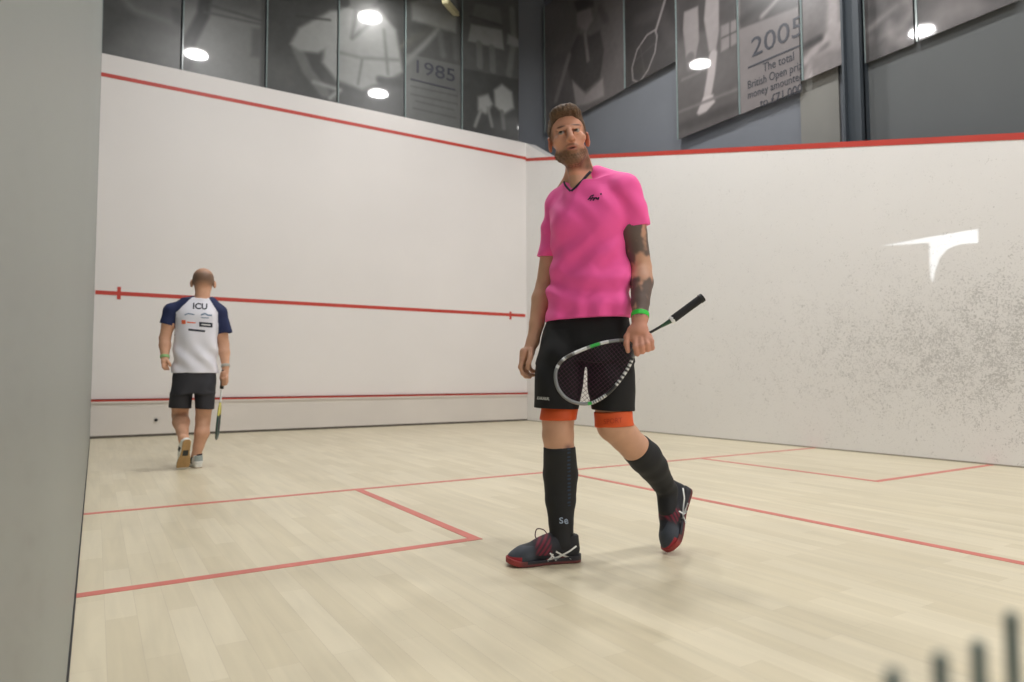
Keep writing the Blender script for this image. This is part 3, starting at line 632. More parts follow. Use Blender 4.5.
# head
HC = J(568.6, 141.3, -.03); HM = rot('Z', 2)@rot('Y', -8)@rot('X', 0)
h = lambda x, y, z: HC + HM@P3((x, y, z))
H_ = lambda c, r, k=.015, op='u', M=None: body.apply(el(h(*c), r, HM if M is None else HM@M), k, op)
H_((0, .016, .040), (.073, .092, .082)); H_((0, -.028, -.040), (.0535, .062, .072), .03); H_((0, -.062, -.098), (.027, .022, .020), .03)
for s in (-1, 1):
    body.apply(rc(h(s*.046, -.004, -.056), h(s*.016, -.062, -.099), .018, .0150), .020)     # jaw
    H_((s*.043, -.056, -.012), (.022, .022, .018), .02)                                    # cheekbone
    H_((s*.030, -.094, .012), (.019, .016, .013), .012, 's')                               # socket
    body.apply(rc(h(s*.012, -.084, .029), h(s*.046, -.072, .030), .008, .007), .01)        # brow
    body.apply(rc(h(s*.018, -.0835, .003), h(s*.042, -.0745, .004), .004, .004), .005)     # lower lid
    body.apply(rc(h(s*.018, -.0870, .0190), h(s*.042, -.0780, .0190), .0045, .0045), .005)   # upper lid
    H_((s*.012, -.097, -.027), (.009, .010, .008), .006)                                   # nostril wing
    H_((s*.0768, .006, -.002), (.007, .019, .032), .008, 'u', rot('Z', s*22)); H_((s*.081, .002, .002), (.005, .010, .017), .005, 's', rot('Z', s*22))
body.apply(rc(h(0, -.084, .022), h(0, -.110, -.022), .009, .013), .010)
H_((.006, -.103, -.0335), (.004, .006, .003), .003, 's'); H_((-.006, -.103, -.0335), (.004, .006, .003), .003, 's')
H_((0, -.088, -.052), (.026, .012, .010), .010); H_((0, -.086, -.068), (.022, .012, .009), .008); H_((0, -.100, -.0595), (.018, .012, .0042), .004, 's')
# his left hand holding the throat of the racket (back of the hand to the front)
g0 = J(638, 331, -.150)
body.apply(rc(wrB, g0, .029, .026), .015); body.apply(rc(J(633, 330, -.145), J(634, 339, -.155), .020, .016), .012); body.apply(rc(J(643, 329, -.15), J(646, 338, -.158), .020, .015), .012)
finger(body, [J(635.5, 338, -.16), J(635.5, 347, -.178), J(637, 353.5, -.165), J(637.5, 354.5, -.145)], .0115, .0085)
finger(body, [J(640.5, 338, -.162), J(641.5, 346, -.180), J(642.5, 351.5, -.165), J(642, 351, -.143)], .0112, .0085)
finger(body, [J(645.5, 337.5, -.160), J(647, 344, -.178), J(648, 349.5, -.165), J(647, 350, -.143)], .0108, .0082)
finger(body, [J(649.5, 335.5, -.155), J(651.5, 341, -.170), J(652.3, 348, -.160), J(651.2, 349, -.145)], .0098, .0078)
finger(body, [J(631, 330, -.145), J(627, 337, -.150), J(626.5, 344, -.158), J(628, 351, -.163)], .0135, .0092)
# his right hand, relaxed
g1 = J(527, 355, .06)
body.apply(rc(wrA, g1, .025, .024), .015); body.apply(rc(J(524, 352, .045), J(523, 361, .04), .018, .016), .012); body.apply(rc(J(530, 353, .075), J(527, 362, .075), .018, .016), .012)
finger(body, [J(522, 360, .03), J(520.5, 367, .022), J(523, 373.5, .02), J(527, 376, .025)], .0105, .0080)
finger(body, [J(523.5, 362, .05), J(522, 370, .045), J(525.5, 376, .045), J(530, 377, .048)], .0105, .0080)
finger(body, [J(526, 362, .07), J(525.5, 370, .070), J(529, 375, .068), J(533.5, 375, .07)], .0102, .0080)
finger(body, [J(529, 361, .09), J(529.5, 368, .090), J(532.5, 371.5, .09), J(536, 371, .09)], .0092, .0072)
finger(body, [J(531, 350, .030), J(530.5, 357, .010), J(528.5, 363.5, .002), J(528, 368, .004)], .0120, .0088)
me, V = body.mesh('person'); n = len(V)
U = (V-HC)@HM                                  # head coordinates
c = np.tile(lin(202, 156, 130), (n, 1)); tone = n3(V[:, 0], V[:, 1], V[:, 2], 18, 3); c *= (1+.05*tone)[:, None]
hd = V[:, 2] > HC[2]-.14
c = mixc(c, lin(214, 150, 122), hd*.6)
fn = n3(U[:, 0], U[:, 1], U[:, 2], 160, 5)
brd = hd*sst(-U[:, 2]+.25*np.maximum(np.abs(U[:, 0])-.04, 0)+np.where(U[:, 1] > -.04, .012, 0), .048, .066)*(1-sst(-U[:, 2], .115, .135))*(U[:, 1] < .03)
lips = hd*np.exp(-((U[:, 0]/.020)**2+((U[:, 2]+.060)/.0085)**2)**2)*(U[:, 1] < -.07)
mst = hd*np.exp(-((U[:, 0]/.030)**4+((U[:, 2]+.047+.25*np.abs(U[:, 0]))/.008)**4))*(U[:, 1] < -.06); c = mixc(c, lin(110, 78, 55), np.clip(np.maximum(brd*(.85+.15*fn), mst*.7), 0, 1)*(1-lips)); c = mixc(c, lin(168, 92, 84), lips*.9)
mo = hd*np.exp(-((U[:, 0]/.015)**2+((U[:, 2]+.0595)/.0038)**2)**2)*(U[:, 1] < -.066); c = mixc(c, lin(52, 24, 22), mo)
br = hd*np.exp(-(((np.abs(U[:, 0])-.030)/.017)**4+((U[:, 2]-.0335+.1*(np.abs(U[:, 0])-.03)**1)/.0055)**4))*(U[:, 1] < -.05); c = mixc(c, lin(70, 50, 36), br*.9)
red = hd*np.exp(-((np.abs(U[:, 0])-.08)/.012)**2)*(U[:, 1] > -.03)*(U[:, 2] > -.045); c = mixc(c, lin(205, 110, 98), red*.4)
fade = hd*sst(U[:, 1], -.045, -.02)*sst(U[:, 2], -.02, .03)*(np.abs(U[:, 0]) < .0755); c = mixc(c, lin(104, 80, 62), fade*.8)
# sleeve tattoos on his left arm, a patch on the knee side
ax_ = (elB-shB); onB = (V[:, 0] > J(618, 250, 0)[0]) & (V[:, 2] > wrB[2]+.0) & (V[:, 2] < shB[2]-.02)
tat = n3(V[:, 0], V[:, 1], V[:, 2], 42, 11); gap = np.exp(-((V[:, 2]-J(640, 266, 0)[2])/.045)**2)*sst(V[:, 0], J(636, 266, 0)[0]-.02, J(636, 266, 0)[0]+.02)*-1.3 + np.exp(-((V[:, 2]-J(640, 266, 0)[2])/.03)**2)*-.5
kt = onB*sst(tat+.5+gap, -.2, .35)*.84; c = mixc(c, lin(66, 66, 68), kt)
hnd = (V[:, 2] < wrB[2]+.01) & (V[:, 2] > wrB[2]-.2) & (V[:, 1] < -.1) & (V[:, 0] > J(618, 340, -.15)[0]); c = mixc(c, lin(205, 142, 122), hnd*.7)
kp = np.exp(-(((V[:, 0]-J(568, 446, 0)[0])/.014)**2+((V[:, 2]-J(568, 446, 0)[2])/.012)**2)); c = mixc(c, lin(110, 80, 84), kp*.8)
vcolor(me, c)
man = link('person', me, M_skin); man.location = fr.O; man.rotation_euler = (0, 0, fr.rz)
tag(man, 'man in a neon pink shirt and black shorts walking with a racket in his hand', 'person', 'players on the court')
# eyes
for s in (-1, 1):
    bm = bmesh.new(); bmesh.ops.create_uvsphere(bm, u_segments=32, v_segments=24, radius=.0125); me = bpy.data.meshes.new('eye'); bm.to_mesh(me); bm.free(); me.shade_smooth()
    cc = h(s*.030, -.0735, .012); d = HM@P3((-.30, -1, .22)); d /= np.linalg.norm(d)
    co = np.array([v.co[:] for v in me.vertices]); q = co@d/.0125
    cl = np.tile(lin(160, 146, 138), (len(co), 1)); cl = mixc(cl, lin(70, 66, 56), (q > .80).astype(float)); cl = mixc(cl, lin(12, 12, 12), (q > .965).astype(float)); vcolor(me, cl)
    for v in me.vertices: v.co += Vector(cc)
    link('eye', me, M_eyew, man)
# hair
F = Field(HC-P3((.12, .14, .06)), HC+P3((.12, .14, .2)), .0025)
F.apply(el(h(0, .020, .048), (.0775, .097, .083), HM), .01); F.apply(el(h(-.002, -.034, .100), (.062, .054, .030), HM), .02); F.apply(el(h(-.002, -.056, .101), (.050, .026, .022), HM), .02); F.apply(el(h(0, .03, .10), (.058, .07, .030), HM), .02)
def hair_w(X, Y, Z):
    x, y, z = [HM[0, i]*(X-HC[0])+HM[1, i]*(Y-HC[1])+HM[2, i]*(Z-HC[2]) for i in range(3)]
    pass
    return .0010*np.sin(x*420+y*120+z*90+3*np.sin(y*50+x*30))*(z > .05)+.0055*n3(x, y, z*.6, 62, 6, 3)*sst(z, .06, .10)
F.warp(hair_w)
X, Y, Z = F.ax[0][:, None, None], F.ax[1][None, :, None], F.ax[2][None, None, :]
x, y, z = [HM[0, i]*(X-HC[0])+HM[1, i]*(Y-HC[1])+HM[2, i]*(Z-HC[2]) for i in range(3)]
line = np.interp(y.ravel(), [-.12, -.075, -.05, -.02, .0, .03, .1], [.094, .090, .070, .040, .018, -.022, -.045]).reshape(y.shape) + .006*n3(x, y*.3, 0*z, 90, 9, 2)
F.F = np.maximum(F.F, (line-z)*.7).astype(np.float32)
me, V = F.mesh('hair'); link('hair', me, M_hair, man)
# beard
F = Field(HC-P3((.1, .14, .16)), HC+P3((.1, .1, .03)), .0028)
F.apply(el(h(0, -.028, -.041), (.0545, .0635, .0730), HM), .02); F.apply(el(h(0, -.062, -.098), (.026, .0235, .0205), HM), .03)
for s in (-1, 1): F.apply(rc(h(s*.045, -.008, -.060), h(s*.016, -.061, -.099), .0185, .0165), .016)
X, Y, Z = F.ax[0][:, None, None], F.ax[1][None, :, None], F.ax[2][None, None, :]
x, y, z = [HM[0, i]*(X-HC[0])+HM[1, i]*(Y-HC[1])+HM[2, i]*(Z-HC[2]) for i in range(3)]
top = np.interp(np.abs(x).ravel(), [0, .026, .040, .058, .08], [-.080, -.076, -.068, -.046, -.02]).reshape(x.shape)
F.F = np.maximum(F.F+.0012*np.sin(x*500+z*300)+.0012*np.sin(z*600-y*300), np.maximum(np.maximum(z-top, y-.0), -.124-z)).astype(np.float32)
me, V = F.mesh('beard'); link('beard', me, mat('beard_hair', srgb(116, 84, 60), .65, noise=(120, .3), bump=(260, .5, .002)), man)
# ---- shirt
def folds(F, amp, fn): F.warp(lambda X, Y, Z: amp*fn(X, Y, Z))
F = Field((-.24, -.22, J(588, 325, 0)[2]-.02), (.36, .28, 1.70), .0036)
ts = [SC(323, 543.5, 632, .035, .128, PH), SC(312, 545, 631.5, .035, .126, PH), SC(295, 548, 631, .035, .118, PH), SC(270, 552.5, 629.5, .035, .113, PH), SC(248, 553, 626, .035, .116, PH), SC(228, 551, 625, .03, .122, PH), SC(208, 551, 629, .03, .113, PH), SC(192, 560, 622, .03, .088, PH), SC(184, 568, 612, .035, .07, PH)]
F.apply(loft(ts), .02)
slA, slB = J(549.5, 257, .115), J(635, 227, -.015)
G = Field((-.24, -.22, J(588, 325, 0)[2]-.02), (.36, .28, 1.70), .0036)
chain(G, [(J(561, 208, .095), .060), (shA*.55+slA*.45+P3((-.003, 0, 0)), .056), (slA+(slA-shA)*.1, .048)]); G.cut(slA, (slA-shA)+P3((.01, 0, 0))); F.F = np.minimum(F.F, G.F)
G = Field((-.24, -.22, J(588, 325, 0)[2]-.02), (.36, .28, 1.70), .0036)
chain(G, [(J(624.5, 191.5, -.03), .066), (shB*.5+slB*.5+P3((.006, 0, 0)), .064), (slB+(slB-shB)*.15, .059)]); G.cut(slB, (slB-shB)+P3((-.02, 0, -.0))); 
hgt = np.clip(.5+.5*(G.F-F.F)/.018, 0, 1); F.F = G.F*(1-hgt)+F.F*hgt-.018*hgt*(1-hgt)
F.apply(rc(J(560, 203, .09), J(577, 187, .06), .056, .048), .03); F.apply(rc(J(621, 189, -.02), J(597, 177, .03), .060, .047), .03)
F.apply(el(J(573, 222, -.02), (.07, .05, .06)), .05); F.apply(el(J(604, 218, -.04), (.075, .055, .065)), .05)      # chest
zb = J(588, 320, 0)[2]
def fold_fn(X, Y, Z):
    low = np.clip((1.36-Z)/.25, 0, 1); xx = X-.02
    a = np.sin((Z*55+1.5*np.sin(xx*13+.8)+xx*14)) * np.exp(-((Z-(zb+.12))/.10)**2)*.0070
    b = np.sin((Z*38-xx*42+np.sin(Z*20)))*np.exp(-((Z-(zb+.22))/.12)**2)*.0055
    cdr = np.sin(xx*75+Z*10+2*np.sin(Z*9))*np.exp(-((Z-(zb+.02))/.07)**2)*.0048
    d = np.sin(xx*60+Z*52)*np.exp(-((Z-1.42)/.09)**2)*.0025
    e2 = n3(X, Y, Z, 26, 21, 2)*.0028
    return -(a+b+cdr+d+e2)
F.warp(fold_fn)
cp_ = J(590.2, 172, -.03)
def vside(prim):          # the neckline runs straight from the side of the neck down to the point of the V
    lo_, hi_, f_ = prim; return lo_, hi_, (lambda X, Y, Z: np.maximum(f_(X, Y, Z), (X-cp_[0])*.72-(Z-cp_[2])*.69-.25*np.maximum(Y-.0, 0)))
F.apply(vside(rc(neckb+P3((-.004, -.01, -.01)), J(576, 160, .005), .0555, .058)), .004, 's')
F.apply(vside(rc(J(571.8, 189.5, -.11), J(576.5, 174, -.07), .006, .040)), .004, 's'); F.apply(vside(rc(J(571.8, 189.5, -.06), J(576.5, 174, -.03), .006, .040)), .004, 's')       # the open V
F.cut((0, 0, zb), (.03, 0, -1)); F.hollow(.007)
me, V = F.mesh('shirt'); shirt = link('shirt', me, M_pink, man)
# navy collar: tube dropped onto the V edge
def onsurf(pts, tgt, off=.001, extra=()):
    bpy.context.view_layer.update(); r_ = tgt
    while r_.parent: r_ = r_.parent
    inv = r_.matrix_world.inverted(); trs = [BVHTree.FromPolygons([v.co[:] for v in t_.data.vertices], [p.vertices[:] for p in t_.data.polygons]) for t_ in ((tgt,)+extra)]; o0 = inv@CAM; out = []; last = None
    for u, v in pts:
        d = (inv.to_3x3()@ray(u, v)).normalized(); hs = [q_[3] for q_ in (tr.ray_cast(o0, d) for tr in trs) if q_[0] is not None]; dd = min(hs) if hs else last; last = dd; out.append(o0+d*(dd-off))
    return out
tube('collar', onsurf([(571.5, 191.2), (575.5, 187.8), (580, 183), (585, 177.5), (590.5, 171.5)], shirt, .001, (man,)), .0058, M_navy, shirt, flat=.5)
tube('collar', onsurf([(570.5, 191.0), (567.5, 188), (565, 184.5), (564, 181.5)], shirt, .001, (man,)), .0042, M_navy, shirt, flat=.5)
tube('sleeve_hem', onsurf([(622, 231), (630, 228.5), (638, 226), (646.5, 223.5)], shirt, .0003), .0016, M_pink, shirt)
# ---- shorts
F = Field((-.28, -.2, J(588, 430, 0)[2]-.02), (.33, .26, J(588, 310, 0)[2]+.02), .0036)
P2_ = math.radians(-14)
F.apply(loft([SC(362, 537.8, 633.8, .035, .128, P2_), SC(350, 538.5, 633.5, .035, .130, P2_), SC(335, 541.5, 632.5, .035, .122, P2_), SC(320, 548, 628, .035, .104, P2_), SC(312, 551, 626, .035, .10, P2_)]), .02)
F.apply(loft([SC(419, 531.5, 577.5, .008, .105), SC(408, 532, 578, .008, .105), SC(385, 534.5, 582, .02, .110), SC(350, 538.8, 590, .035, .118), SC(333, 551, 586, .04, .09)]), .014); F.apply(loft([SC(428, 591, 634.5, .0, .10), SC(416, 591, 634.5, .0, .10), SC(385, 587, 634.5, .015, .112), SC(350, 585, 632, .03, .118), SC(333, 592, 624, .03, .09)]), .014)
F.warp(lambda X, Y, Z: -(.004*np.sin(X*48+Z*9+1.4*np.sin(Z*16))*np.clip((1.0-Z)/.2, 0, 1)+.0035*n3(X, Y, Z, 20, 31, 2)))
F.cut(J(555, 408, 0), (-.035, 0, -1)) ; 
F.cut(J(612, 416, 0), (0, 0, -1)); me_l = None
F.hollow(.007); me, V = F.mesh('shorts'); shorts = link('shorts', me, M_blackcloth, man)
# ---- orange bands of the under shorts, socks, wrist band
def band(name, secs, m, lo=None, res=.003, hollow=.005):
    A = np.array([s_[:5] for s_ in secs]); R = A[:, 3:].max()+.02
    F = Field((A[:, 1].min()-R, A[:, 2].min()-R, A[:, 0].min()-.01), (A[:, 1].max()+R, A[:, 2].max()+R, A[:, 0].max()+.01), res); F.apply(loft(secs, p=2), .004); F.hollow(hollow); me, V = F.mesh(name); return link(name, me, m, man)
def limb_cloth(name, pts, add, cuts, m, colfn=None, res=.0034):
    A = np.array([p for p, r in pts]); R = max(r for p, r in pts)+add+.02
    F = Field(A.min(0)-R, A.max(0)+R, res); chain(F, pts, .008, add)
    for p, nn in cuts: F.cut(p, nn)
    me, V = F.mesh(name)
    if colfn: vcolor(me, colfn(V))
    return link(name, me, m, man)
bA = limb_cloth('thigh_band', [(hipA*.3+knA*.7, .070), (knA+P3((0, 0, .04)), .066), (knA, .062)], .005, [(J(557, 400, -.06), (0, 0, 1)), (J(557, 420.5, -.06), (0, 0, -1))], M_orange)
bB = limb_cloth('thigh_band', [(hipB*.3+knB*.7, .074), (knB, .070), (J(618, 432, 0), .066)], .004, [(J(612, 411, 0), (-.05, 0, 1)), (J(612, 426, 0), (.05, 0, -1))], M_orange)
tA = J(559.5, 446.5, .0); tB = J(636, 449, .05)
sk = lambda V: np.tile(lin(20, 22, 27), (len(V), 1))
def skA(V):
    c = sk(V); c = mixc(c, lin(38, 62, 92), ((np.abs(V[:, 0]-J(569, 470, 0)[0]) < .006) & (np.sin(V[:, 2]*420) > .2) & (V[:, 2] > J(560, 505, 0)[2])).astype(float)*.6); return c
limb_cloth('sock', calfA+[(anA+P3((-.05, 0, -.045)), .04)], .006, [(tA, (0, 0, 1))], M_sock, skA)
sockA = bpy.data.objects[-1] if False else man.children[-1]
axB = J(653, 467, .14)-J(634, 446, .05)
limb_cloth('sock', calfB+[(J(668, 510, .22), .036)], .005, [(tB, -axB)], M_sock, sk)
sockB = man.children[-1]
F = Field(wrB-.07, wrB+.07, .0024); wd = (wrB-elB)/np.linalg.norm(wrB-elB); wc = wrB-wd*.012
F.apply(rc(wc-wd*.03, wc+wd*.03, .0345, .0345), .004); F.apply(rc(wc-wd*.05, wc+wd*.05, .0300, .0290), .002, 's'); F.cut(wc+wd*.011, wd+P3((0, 0, -.3))); F.cut(wc-wd*.011, -wd+P3((0, 0, .3)))
me, V = F.mesh('wrist_band'); link('wrist_band', me, M_green, man)
# ---- shoes
toeA, heelA = J(511, 569, -.035), J(578, 564, .035)
xA = toeA-heelA; xA[2] = 0; xA /= np.linalg.norm(xA); oA = (toeA+heelA)/2; oA[2] = 0.001; oA = oA - xA*.018
sA = make_shoe('dark', man, frame_T(oA, xA, (0, 0, 1)))
toeB, heelB = J(668, 549, .185), J(686, 490, .31)
xB = toeB-heelB; xB /= np.linalg.norm(xB); upB = P3((-1, -.55, .1))
oB = J(678.5, 518.5, .245) - xB*.018; TB = frame_T(oB, xB, upB); TB[:3, 3] -= TB[:3, 2]*.01
sB = make_shoe('dark', man, TB, False)
# marks on clothing and shoes
def px_text(txt, p0, p1, hgt, tg, m, parent, name='logo', bold=.0):
    me = text_mesh(txt, 1, 0, bold); co = np.array([v.co[:] for v in me.vertices]); x0, x1, y1 = co[:, 0].min(), co[:, 0].max(), co[:, 1].max()
    for v in me.vertices: v.co.x = (v.co.x-x0)/(x1-x0); v.co.y /= y1
    dx, dy = p1[0]-p0[0], p1[1]-p0[1]; l = math.hypot(dx, dy); return decal(name, me, p0, (dx, dy), (dy/l*hgt, -dx/l*hgt), tg, m, parent)
def px_shape(polys, tg, m, parent, name='logo', off=.002): return decal(name, flat_mesh(polys, 2), (0, 0), (1, 0), (0, 1), tg, m, parent, off)
px_shape(strip([(588, 200), (591, 196), (594, 195)], 1.2)+strip([(590, 201), (593, 196.5)], 1)+strip([(593, 200.5), (595, 197.5), (598, 199.5), (598.8, 197)], 1.4)+strip([(589, 198.5), (597, 197.5)], .9)+[[(600, 193.4), (601.6, 193), (601.8, 194.6), (600.2, 195)]], [shirt], M_navy, shirt)
px_text('KARAKAL', (537.2, 399.5), (549.5, 400.3), 3.0, [shorts], M_white, shorts, bold=.01)
px_text('SPORT', (604, 424.2), (622.5, 422.4), 5.0, [bB], mat('dark_orange_print', srgb(190, 60, 20), .6, noise=(20, .05)), bB)
px_text('S', (559.5, 523.5), (563.5, 523.2), 6, [sockA], M_grey, sockA, bold=.02); px_text('e', (564.5, 524), (568.5, 523.5), 5, [sockA], M_grey, sockA, bold=.02)
W5 = 1.7
px_shape(strip([(547.5, 561), (551, 558), (553, 554)], W5)+strip([(550, 553), (556.5, 560.5)], W5)+strip([(556, 559), (561, 556), (570, 551), (576.5, 546)], W5)+strip([(556, 551.5), (563, 555.5), (571.5, 558.5)], W5)+strip([(548, 560.5), (556, 557.5), (566, 553)], 1.2), [sA], M_white, sA, 'side_stripe')
px_shape(strip([(683, 488), (684.5, 498), (683.5, 507), (683, 516), (686, 523)], 1.5)+strip([(679, 511), (684, 514), (687, 511)], 1.4)+strip([(682, 519), (688, 503)], 1.2), [sB], M_white, sB, 'side_stripe')
px_shape(strip([(667.5, 487), (669.5, 483), (671.3, 479.5)], 2.2), [sB, sockB], M_grey, sB, 'heel_tab')

# ------------------------------------------------------------------ his racket
RD = -.150
rk = empty('squash_racket', fr.O, fr.rz); tag(rk, 'squash racket with a black grip, silver green frame, held by the man in pink', 'racket')
M_frame = mat('racket_frame_lacquer', rough=.3, vcol='tone', coat=.5, noise=(40, .1)); M_string = mat('purple_string', srgb(74, 34, 62), .5, noise=(20, .1)); M_grip = mat('black_grip', srgb(30, 30, 34), .75, noise=(60, .15), bump=(140, .4, .002))
loop = [(633.5, 344), (626, 340.5), (614, 340.8), (600, 343.6), (583, 349.5), (566, 357.5), (558, 366), (555.5, 376), (558, 388), (566, 398), (577, 403), (589, 403.6), (600, 399), (610, 391.5), (620, 380), (629, 366), (634, 353)]
lp = [J(u, v, RD) for u, v in loop]
def fc(t):
    q = t % 17; s_, b_, w_, g_ = lin(132, 136, 140), lin(34, 36, 40), lin(222, 224, 226), lin(50, 178, 76)
    if 3.0 < q < 3.6: return g_
    if 2.4 < q < 3.0 or 3.8 < q < 4.5 or 5.1 < q < 5.3 or 5.9 < q < 6.2: return w_
    if 4.6 < q < 5.0 or 5.4 < q < 5.9 or q < 1.6: return lin(92, 88, 84)
    if 10.9 < q < 11.2: return g_
    if 11.3 < q < 12.6: return w_ if int(q*9) % 2 else lin(110, 112, 116)
    if 12.6 < q < 13.6: return b_
    if 13.6 < q < 15.6: return w_ if int(q*7) % 2 else b_
    return s_
tube('head_frame', lp, .0068, M_frame, rk, True, 10, fc, flat=1.35, sub=16)
# strings: mains along the head, crosses over it
C2 = np.array([(p[0], p[2]) for p in lp]); dense = []
for i in range(len(C2)):
    p0, p1, p2, p3 = C2[i-1], C2[i], C2[(i+1) % 17], C2[(i+2) % 17]
    for s_ in range(8): t = s_/8; dense.append(.5*((2*p1)+(-p0+p2)*t+(2*p0-5*p1+4*p2-p3)*t*t+(-p0+3*p1-3*p2+p3)*t**3))
dense = np.array(dense); ax0 = np.array(J(650, 331, RD))[[0, 2]]; ax1 = np.array(J(565, 397, RD))[[0, 2]]; dd = (ax1-ax0)/np.linalg.norm(ax1-ax0); nn = np.array((-dd[1], dd[0]))
sv_, sf_ = [], []
def add_string(a, b, r=.0009):
    t = (b-a)/np.linalg.norm(b-a); s_ = np.array((-t[1], t[0])); base = len(sv_)
    for p in (a, b):
        for k in range(4): an = math.pi/4+math.pi/2*k; sv_.append((p[0]+r*math.cos(an)*s_[0], RD+r*math.sin(an), p[1]+r*math.cos(an)*s_[1]))
    for k in range(4): sf_.append((base+k, base+(k+1) % 4, base+4+(k+1) % 4, base+4+k))
def clip_line(p, d):
    hits = []
    for i in range(len(dense)):
        a, b = dense[i], dense[(i+1) % len(dense)]; e_ = b-a; det = d[0]*(-e_[1])+e_[0]*d[1]
        if abs(det) < 1e-12: continue
        q = a-p; t = (q[0]*(-e_[1])+e_[0]*q[1])/det; s_ = (d[0]*q[1]-d[1]*q[0])/det
        if 0 <= s_ < 1: hits.append(t)
    if len(hits) >= 2: add_string(p+d*min(hits), p+d*max(hits))
ctr = dense.mean(0)
for k in range(-8, 9): clip_line(ctr+nn*k*.0125, dd)
for k in range(-14, 15): clip_line(ctr+dd*k*.0125, nn)
me = bpy.data.meshes.new('strings'); me.from_pydata(sv_, [], sf_); me.update(); link('strings', me, M_string, rk)
tube('shaft', [J(633.5, 346, RD), J(641, 337.5, RD), J(652, 331.5, RD), J(660, 327, RD), J(667, 323, RD), J(673, 319.5, RD)], [.006, .0055, .005, .0055, .008, .0105], M_frame, rk, cols=lambda t: lin(28, 70, 48) if t > 3.0 else lin(40, 40, 44))
tube('collar_band', [J(670.5, 321, RD), J(673.5, 319, RD)], .0145, M_white, rk, seg=12); tube('grip', [J(673, 319.2, RD), J(686, 309.5, RD), J(699, 300, RD), J(701.5, 298.2, RD)], [.0150, .0150, .0155, .0165], M_grip, rk, seg=8, flat=1.0)
tube('butt_cap', [J(699.8, 299.4, RD), J(703, 297.2, RD)], [.0175, .0165], mat('butt_cap_rubber', srgb(20, 20, 22), .5, noise=(30, .1)), rk, seg=12)

# ------------------------------------------------------------------ the far player, seen from behind
f2 = Frame(.805, -3.66); J, SC = f2.J, f2.S; RS = .007
sL, eL, wL = J(171.5, 311, .0), J(165, 338, .0), J(164.8, 357, -.06)
sR, eR, wR = J(219.5, 312.5, .0), J(223.6, 344, .02), J(225.5, 366, -.04)
hL, kL, aL = J(182, 385, .0), J(180, 415, .14), J(183.5, 438, -.13)
hR, kR, aR = J(206, 385, .0), J(203, 419, .02), J(196.3, 455, -.0)
B = Field((-.42, -.3, .02), (.38, .34, 1.78), RS)
for c in ([(sL, .050), (sL*.5+eL*.5, .050), (eL, .043), (eL*.6+wL*.4, .044), (wL, .029)], [(sR, .050), (sR*.5+eR*.5, .050), (eR, .044), (eR*.6+wR*.4, .044), (wR, .029)],
          [(hL, .078), (hL*.4+kL*.6, .074), (kL, .062)], [(kL, .062), (kL*.68+aL*.32, .066), (kL*.3+aL*.7, .046), (aL, .038)],
          [(hR, .078), (hR*.4+kR*.6, .068), (kR, .058), (J(202, 433, -.02), .058), (J(198.5, 446, -.01), .042), (aR, .036)]): chain(B, c, .014)
B.apply(rc(aR, aR+P3((-.03, .12, -.06)), .034, .03), .02); B.apply(rc(aL, J(183, 462, -.08), .034, .03), .02)
B.apply(loft([SC(385, 177, 211, .0, .105), SC(365, 178, 212, .0, .10), SC(345, 178, 213, .0, .11), SC(322, 177, 215, .0, .115), SC(308, 180, 212, .0, .085), SC(300, 188, 207, .0, .06)]), .03)
B.apply(rc(sL, J(194, 304, 0.01), .045, .044), .03); B.apply(rc(sR, J(209, 304, 0.01), .045, .044), .03); B.apply(rc(J(202, 303, .0), J(203, 288, .01), .060, .058), .03)
C2h = J(203.3, 281.5, .015)
B.apply(el(C2h+P3((0, .0, .025)), (.083, .100, .088)), .02); B.apply(el(C2h+P3((0, .04, -.045)), (.066, .066, .070)), .03); B.apply(el(C2h+P3((0, .125, -.02)), (.014, .02, .022)), .02)
for s in (-1, 1):
    B.apply(el(C2h+P3((s*.089, .015, -.02)), (.012, .020, .034), rot('Z', -s*25)), .01)
def hand2(wr, pts):
    B.apply(rc(wr, pts, .029, .026), .015)
hand2(wL, J(165, 363, -.07)); B.apply(rc(J(163.5, 361, -.085), J(164, 365, -.08), .020, .018), .01)
for du, dd_ in ((-1.6, -.10), (-.2, -.085), (1.2, -.065), (2.4, -.045)): finger(B, [J(164.5+du, 364.5, dd_), J(164.8+du, 367, dd_), J(166.3+du, 369.3, dd_+.012)], .0115, .009)
finger(B, [J(167, 360, -.09), J(169.5, 363.5, -.10), J(170.5, 366, -.095)], .0125, .010)
hand2(wR, J(225.5, 374, -.05)); B.apply(rc(J(224, 373, -.06), J(224.5, 379, -.055), .022, .019), .01)
for dv, dd_ in ((0, -.085), (2.0, -.08), (4.0, -.075), (6.0, -.07)): finger(B, [J(227.3, 376+dv*.9, dd_+.01), J(226, 378+dv, dd_-.012), J(222.8, 379+dv, dd_), J(222, 378.5+dv, dd_+.025)], .0115, .0095)
finger(B, [J(222, 373, -.06), J(220.8, 378, -.05), J(221.5, 381.5, -.03)], .0125, .010)
me, V = B.mesh('person'); n = len(V)
c = np.tile(lin(206, 158, 130), (n, 1)); c *= (1+.05*n3(V[:, 0], V[:, 1], V[:, 2], 14, 8))[:, None]; U = V-C2h
rim = (U[:, 2] > -.055)*np.exp(-((U[:, 2]-.01-.25*np.maximum(-U[:, 1], 0))/.055)**4)*(U[:, 1] < .07)*(np.abs(U[:, 0]) < .086); c = mixc(c, lin(92, 74, 62), np.clip(rim, 0, 1)*.85)
c = mixc(c, lin(150, 120, 100), ((U[:, 2] > .06)*1.0)*.45)
vcolor(me, c); p2 = link('person', me, M_skin); p2.location = f2.O; p2.rotation_euler = (0, 0, f2.rz)
tag(p2, 'balding man in a white and navy shirt, seen from behind', 'person', 'players on the court')
